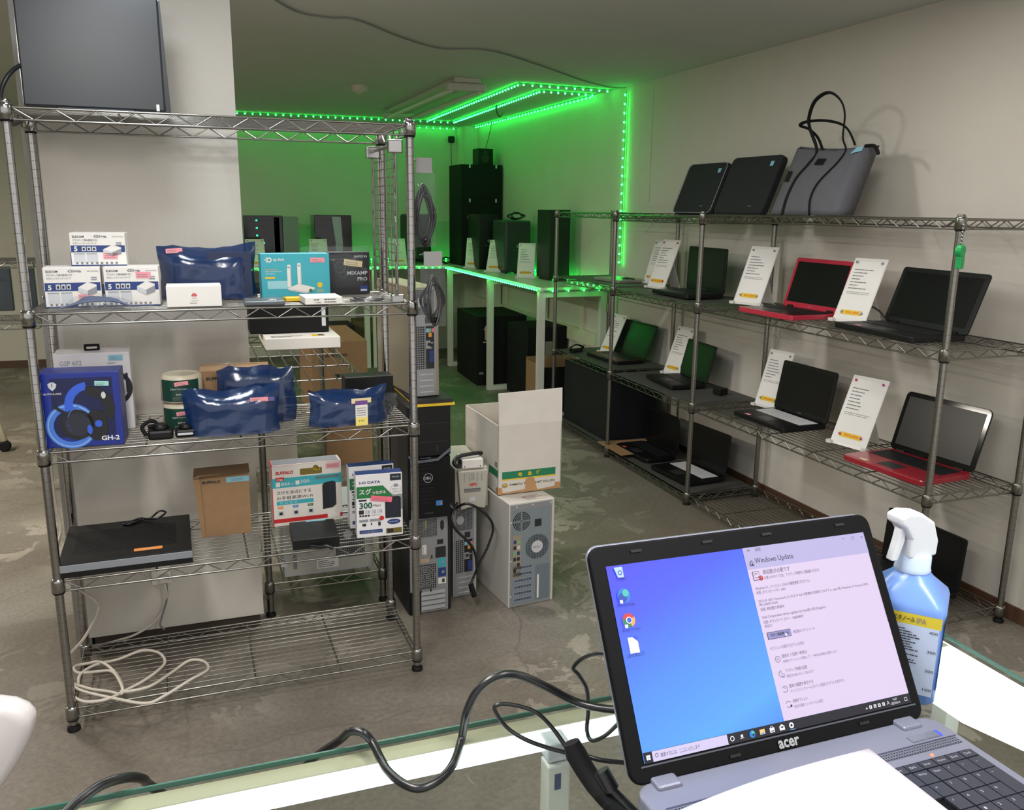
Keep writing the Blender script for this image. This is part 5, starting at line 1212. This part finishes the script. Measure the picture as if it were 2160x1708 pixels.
# icons
k.build('task_bar_icons', disp)
k = Ink(Vector((-SW/2-.0046, 0, 0))+V*SB, (1, 0, 0), V); y = .1877
k.poly(emi('bin', (190, 220, 250), 1), [(.0125, y+.005), (.0155, y-.006), (.0225, y-.006), (.0225, y+.005)], 7).ring(emi('bin_blue', (40, 90, 190), 1), .0185, y-.001, .0026, .0016, 8, 14); k.t(di, 'ごみ箱', .0135, .1787, .0035, .010, 7).build('desktop_icon', disp)
k = Ink(Vector((-SW/2-.0046, 0, 0))+V*SB, (1, 0, 0), V); y = .1628
k.disc(emi('edge_blue', (40, 130, 220), 1), .018, y, .0075, 7, 24).disc(emi('edge_navy', (30, 70, 190), 1), .016, y-.002, .005, 8, 20).disc(emi('edge_teal'), .020, y+.0025, .0038, 9).r(sw_, .0115, y-.0075, .015, y-.004, 10); k.t(di, 'Microsoft Edge', .0085, y-.0115, .0036, .021, 7).build('desktop_icon', disp)
k = Ink(Vector((-SW/2-.0046, 0, 0))+V*SB, (1, 0, 0), V); y = .1377
k.disc(emi('chrome_red', (220, 60, 60), 1), .018, y, .0072, 7, 24)
k.poly(emi('chrome_yel', (250, 180, 80), 1), [(.018, y)]+[(.018+.0072*math.cos(a_), y+.0072*math.sin(a_)) for a_ in [-1.2+.2*i for i in range(9)]], 8).poly(emi('chrome_grn', (30, 140, 90), 1), [(.018, y)]+[(.018+.0072*math.cos(a_), y+.0072*math.sin(a_)) for a_ in [2.8+.2*i for i in range(12)]], 8)
k.disc(sw_, .018, y, .0035, 9).disc(emi('chrome_blu', (60, 90, 230), 1), .018, y, .0026, 10).r(sw_, .0115, y-.0075, .015, y-.004, 11); k.t(di, 'Google Chrome', .0085, y-.0115, .0036, .021, 7).build('desktop_icon', disp)
k = Ink(Vector((-SW/2-.0046, 0, 0))+V*SB, (1, 0, 0), V); y = .1126
k.poly(sw_, [(.0125, y-.008), (.0235, y-.008), (.0235, y+.003), (.018, y+.008), (.0125, y+.008)], 7).poly(emi('chrome_blu'), [(.0188, y+.0082), (.0237, y+.004), (.0237, y+.0082)], 7); k.t(di, 'LibreOffice 7.3', .0085, y-.0115, .0036, .020, 7).build('desktop_icon', disp)

Ink((0, 0, 0), (1, 0, 0), V).t(M('logo_silver', (170, 174, 176), .3, .5), 'acer', -.0145, .0195, .0085, .027, 4, .03).build('badge', lid)
# base top
k = Ink((0, 0, dz+.0002), (1, 0, 0), (0, 1, 0))
pf = dots('speaker_grille', (92, 96, 112), (24, 26, 34), .0036, .0011, axes='xy')
k.r(pf, -.177, -.0425, .187, -.0315, 1).r(M('grille_line', (60, 62, 78), .4), -.176, -.0312, .190, -.0298, 2).build('speaker_grille', t)
for sx2 in (-.155, .155): MB().box(shellg, sx2-.014, sx2+.014, -.006, .014, dz-.004, dz+.004).build('hinge_cover', t, .003)
MB().box(M('power_silver', (140, 146, 160), .25, .6), .134, .176, -.026, -.0165, dz, dz+.0012).build('power_plate', t); MB().box(M('power_blue', (70, 90, 255), .4, emit=1.5), .1725, .1762, -.026, -.0165, dz, dz+.0014).build('power_light', t)
MB().prism(bez, rrect(.364, .120, .006, 4, .0015, -.114), (0, 0, dz+.0006), (1, 0, 0), (0, 1, 0), .0006).build('key_well', t)
MB().tube(M('led_amber', (255, 110, 80), .4, emit=3), [(.1355, -.0495, dz), (.1355, -.0495, dz+.0012)], .0018, 8).build('indicator', t)
km = M('key_grey', (46, 49, 60), .42); kl = M('key_legend', (150, 154, 168), .6)
rows = [['Esc']+['F%d' % i for i in range(1, 13)]+['Prt', 'Brk', 'Ins', 'Home', 'End', 'Del'], list('`1234567890-^')+['¥', 'BkSp', 'Num', '/', '*', '-'], ['Tab']+list('QWERTYUIOP@[]')+['↵', '7', '8', '9', '+'],
        ['Caps']+list('ASDFGHJKL;:')+['', '', '↵', '4', '5', '6', ''], ['Shift']+list('ZXCVBNM,./')+['_', 'Sft', '', '↑', '1', '2', '3', '↵'], ['Ctrl', 'Fn', 'Win', 'Alt', '', '', '', '', '', '', '', '', '', '←', '→', '0', '0', '.', '']]
nk = 0
for r_ in range(6):
    for c_ in range(19):
        if r_ == 0: x0_ = -.1755+.01873*c_; kw = .01873; y1 = -.0572; hgt = .0118
        else:
            x0_, kw = (-.1755+.0187*c_, .0187) if c_ < 15 else (.1063+.0185*(c_-15), .0185)
            if c_ == 14: kw = .1055-x0_
            y1 = -.0693-.0197*(r_-1); hgt = .0197
        if (r_ == 5 and (5 <= c_ <= 9 or c_ == 16)) or (c_ == 18 and r_ in (3, 5)) or (r_ == 3 and c_ == 13) or (r_ == 4 and c_ == 13): continue
        if c_ == 18 and r_ in (2, 4): hgt *= 2
        if r_ == 5 and c_ == 4: kw *= 6
        kb = MB().box(km, x0_+.0007, x0_+kw-.0007, y1-hgt+.0007, y1-.0007, dz+.0008, dz+.0036)
        s_ = rows[r_][c_]
        if s_:
            q_ = Ink((x0_, y1-hgt, dz+.0036), (1, 0, 0), (0, 1, 0)); q_.t(kl, s_, .004, hgt-.0075, .0034, min(.010, .0026*len(s_)), 1)
            o_ = len(kb.v); kb.v += q_.v; kk = kb.mi(kl)
            for f_ in q_.f: kb.f.append(tuple(i+o_ for i in f_)); kb.m.append(kk); kb.sm.append(False)
        kb.build('key', t); nk += 1

# paper over the keyboard
t = thing('paper_sheet', 'blank white sheet of paper lying over the running laptop keyboard', 'paper', (.5, .53, 1.004), .0)
b = MB(); n = 14; vs = []
Pc, Pl, Pr = Vector((.633, .631, 1.0025)), Vector((.338, .597, 1.004)), Vector((.631, .42, 1.003))
o_ = Vector(t.location)
for j in range(n+1):
    for i in range(n+1):
        u, v = i/n, j/n; p = Pc+(Pl-Pc)*u+(Pr-Pc)*v; p.z += .010*math.sin(PI*u*.9)*(1-v*.3)+.004*v+.001
        vs.append(p-o_)
b.add(vs, [(j*(n+1)+i, j*(n+1)+i+1, (j+1)*(n+1)+i+1, (j+1)*(n+1)+i) for j in range(n) for i in range(n)], M('paper_sheet_white', (206, 202, 212), .7), True)
o = b.build('sheet', t); sdf = o.modifiers.new('thick', 'SOLIDIFY'); sdf.thickness = .0004

# spray bottle
t = thing('spray_bottle', 'pale blue spray bottle of disinfectant with a white trigger, behind the laptop', 'spray bottle', (.806, .768, GZ+.001), .72); t.scale = (1.04, 1.04, .875)
pb_ = M('bottle_blue', (104, 142, 214), .3, alpha=.95, spec=.6); s = .041
def sq(h, z, r): return [Vector((x, y, z)) for x, y in rrect(h*2, h*2, r, 4)]
secs = [(s*.9, 0, .01), (s, .006, .012), (s*1.02, .1, .012), (s*1.04, .138, .013), (s*.99, .146, .014), (s*.6, .168, .018), (.019, .178, .0188), (.0175, .182, .0174), (.0175, .186, .0174)]
vs = [p for h_, z_, r_ in secs for p in sq(h_, z_, r_)]; n = 20
fs = [(i*n+k_, i*n+(k_+1) % n, (i+1)*n+(k_+1) % n, (i+1)*n+k_) for i in range(len(secs)-1) for k_ in range(n)]+[tuple(range(n))[::-1]]
MB().add(vs, fs, pb_, True).build('bottle', t)
lab = M('label_white', (186, 200, 228), .5); laby = M('label_yellow', (206, 186, 50), .5)
for org, U in (((-s*1.05, -s*1.05, 0), (1, 0, 0)), ((-s*1.05, s*1.05, 0), (0, -1, 0)), ((s*1.05, -s*1.05, 0), (0, 1, 0))):
    k = Ink(org, U, FZ); W2 = s*2.1
    k.r(lab, .006, .018, W2-.006, .118, 1).r(laby, .004, .118, W2-.004, .134, 1).t(ink, '消毒用エタノール', .018, .122, .008, .036, 3, .02).t(inkg, 'IPA', .056, .122, .008, .010, 3)
    k.lines(ink, .010, .026, W2-.022, .114, 24, .4, 3, .4)
    for i, s_ in enumerate(('100', '200', '300', '400')): k.t(ink, s_, W2-.016, .026+.028*i, .004, .009, 3)
    k.build('label', t)
hd = M('head_white', (205, 208, 214), .35, alpha=.96)
hg = thing('x', '', ''); bpy.data.objects.remove(hg)
MB().lathe(M('cap_ribbed', (190, 208, 234), .35), [(.0195, .178), (.0205, .18), (.0195, .184), (.0195, .2), (.018, .204)], 24).build('cap', t)
Uh = Vector((math.cos(-.72), math.sin(-.72), 0)); Nh = Vector((-Uh.y, Uh.x, 0))
prof = [(-.018, .2), (.022, .2), (.023, .222), (.014, .25), (-.004, .264), (-.024, .268), (-.037, .263), (-.036, .252), (-.028, .246), (-.018, .228)]
MB().prism(hd, prof, Nh*-.013, Uh, FZ, .026).build('spray_head', t, .004, 3)
MB().prism(hd, [(-.028, .246), (-.022, .246), (-.021, .225), (-.029, .197), (-.037, .197), (-.031, .225)], Nh*-.006, Uh, FZ, .012).build('trigger', t, .002)

# cables over the counter
def cab(name, label, pts, r, n=10): tag(MB().tube(cable, smooth(pts, 10), r, n).build(name), label, 'cable')
cab('power_cable', 'thick black power cable rising in waves over the counter edge', [(-.02, .875, .82), (.05, .905, .89), (.09, .90, .935)]+[at(x, y, 'Y', v*.97) for x, y, v in ((715, 1562, .90), (738, 1543, .89), (765, 1545, .88), (785, 1565, .875))]+[at(x, y, 'Z', GZ+.0052) for x, y in ((802, 1598), (818, 1625), (850, 1652), (885, 1662), (925, 1645), (955, 1612))]+[at(x, y, 'Y', v*.97) for x, y, v in ((973, 1560, .865), (985, 1500, .86), (1010, 1452, .86), (1050, 1425, .86), (1095, 1424, .86), (1150, 1447, .85), (1210, 1478, .84), (1265, 1493, .82), (1330, 1498, .80))], .0046)
cab('power_cable', 'dark blue-black cable arching over the counter edge at the lower left', [at(x, y, 'Y', v*.97) for x, y, v in ((130, 1725, .84), (165, 1690, .86), (215, 1655, .88), (265, 1640, .90), (300, 1642, .92), (318, 1658, .94))]+[(-.05, .94, .88)], .0052)
cab('charger_lead', 'thin black lead looping from the brick in front of the laptop hinge', [at(x, y, 'Y', v*.97) for x, y, v in ((1196, 1578, .80), (1165, 1535, .82), (1130, 1502, .83), (1085, 1487, .84), (1050, 1486, .845), (1045, 1500, .845), (1070, 1535, .84), (1110, 1560, .83), (1160, 1578, .82), (1200, 1588, .81))], .0024, 8)
cab('charger_lead', 'thin black lead curling behind the laptop screen edge', [at(x, y, 'Y', v*.97) for x, y, v in ((1300, 1381, .80), (1262, 1378, .82), (1230, 1388, .84), (1210, 1408, .85), (1222, 1425, .85), (1238, 1455, .85), (1241, 1500, .85), (1238, 1540, .84), (1248, 1561, .83), (1275, 1552, .82), (1305, 1525, .80))], .0024, 8)
cab('charger_lead', 'short black lead running into the laptop below the screen corner', [at(x, y, 'Y', v*.97) for x, y, v in ((1240, 1595, .78), (1270, 1603, .77), (1320, 1608, .76))], .0026, 8)
t = thing('power_brick', 'black cable knot and connector hanging at the left of the laptop', 'power adapter', (0, 0, 0))
q = [at(x, y, 'Y', v*.97) for x, y, v in ((1205, 1565, .77), (1215, 1590, .765), (1232, 1620, .755), (1255, 1655, .74), (1285, 1690, .72), (1330, 1730, .70))]
MB().tube(blackm, q, [.009, .0115, .011, .0105, .010, .009], 12).build('sleeve', t)
MB().tube(cable, [at(1268, 1625, 'Y', 0.7081), at(1290, 1665, 'Y', 0.6984)], .0085, 12).tube(cable, [at(1285, 1660, 'Y', 0.6984), at(1340, 1715, 'Y', 0.679)], .005, 8).build('connector', t)
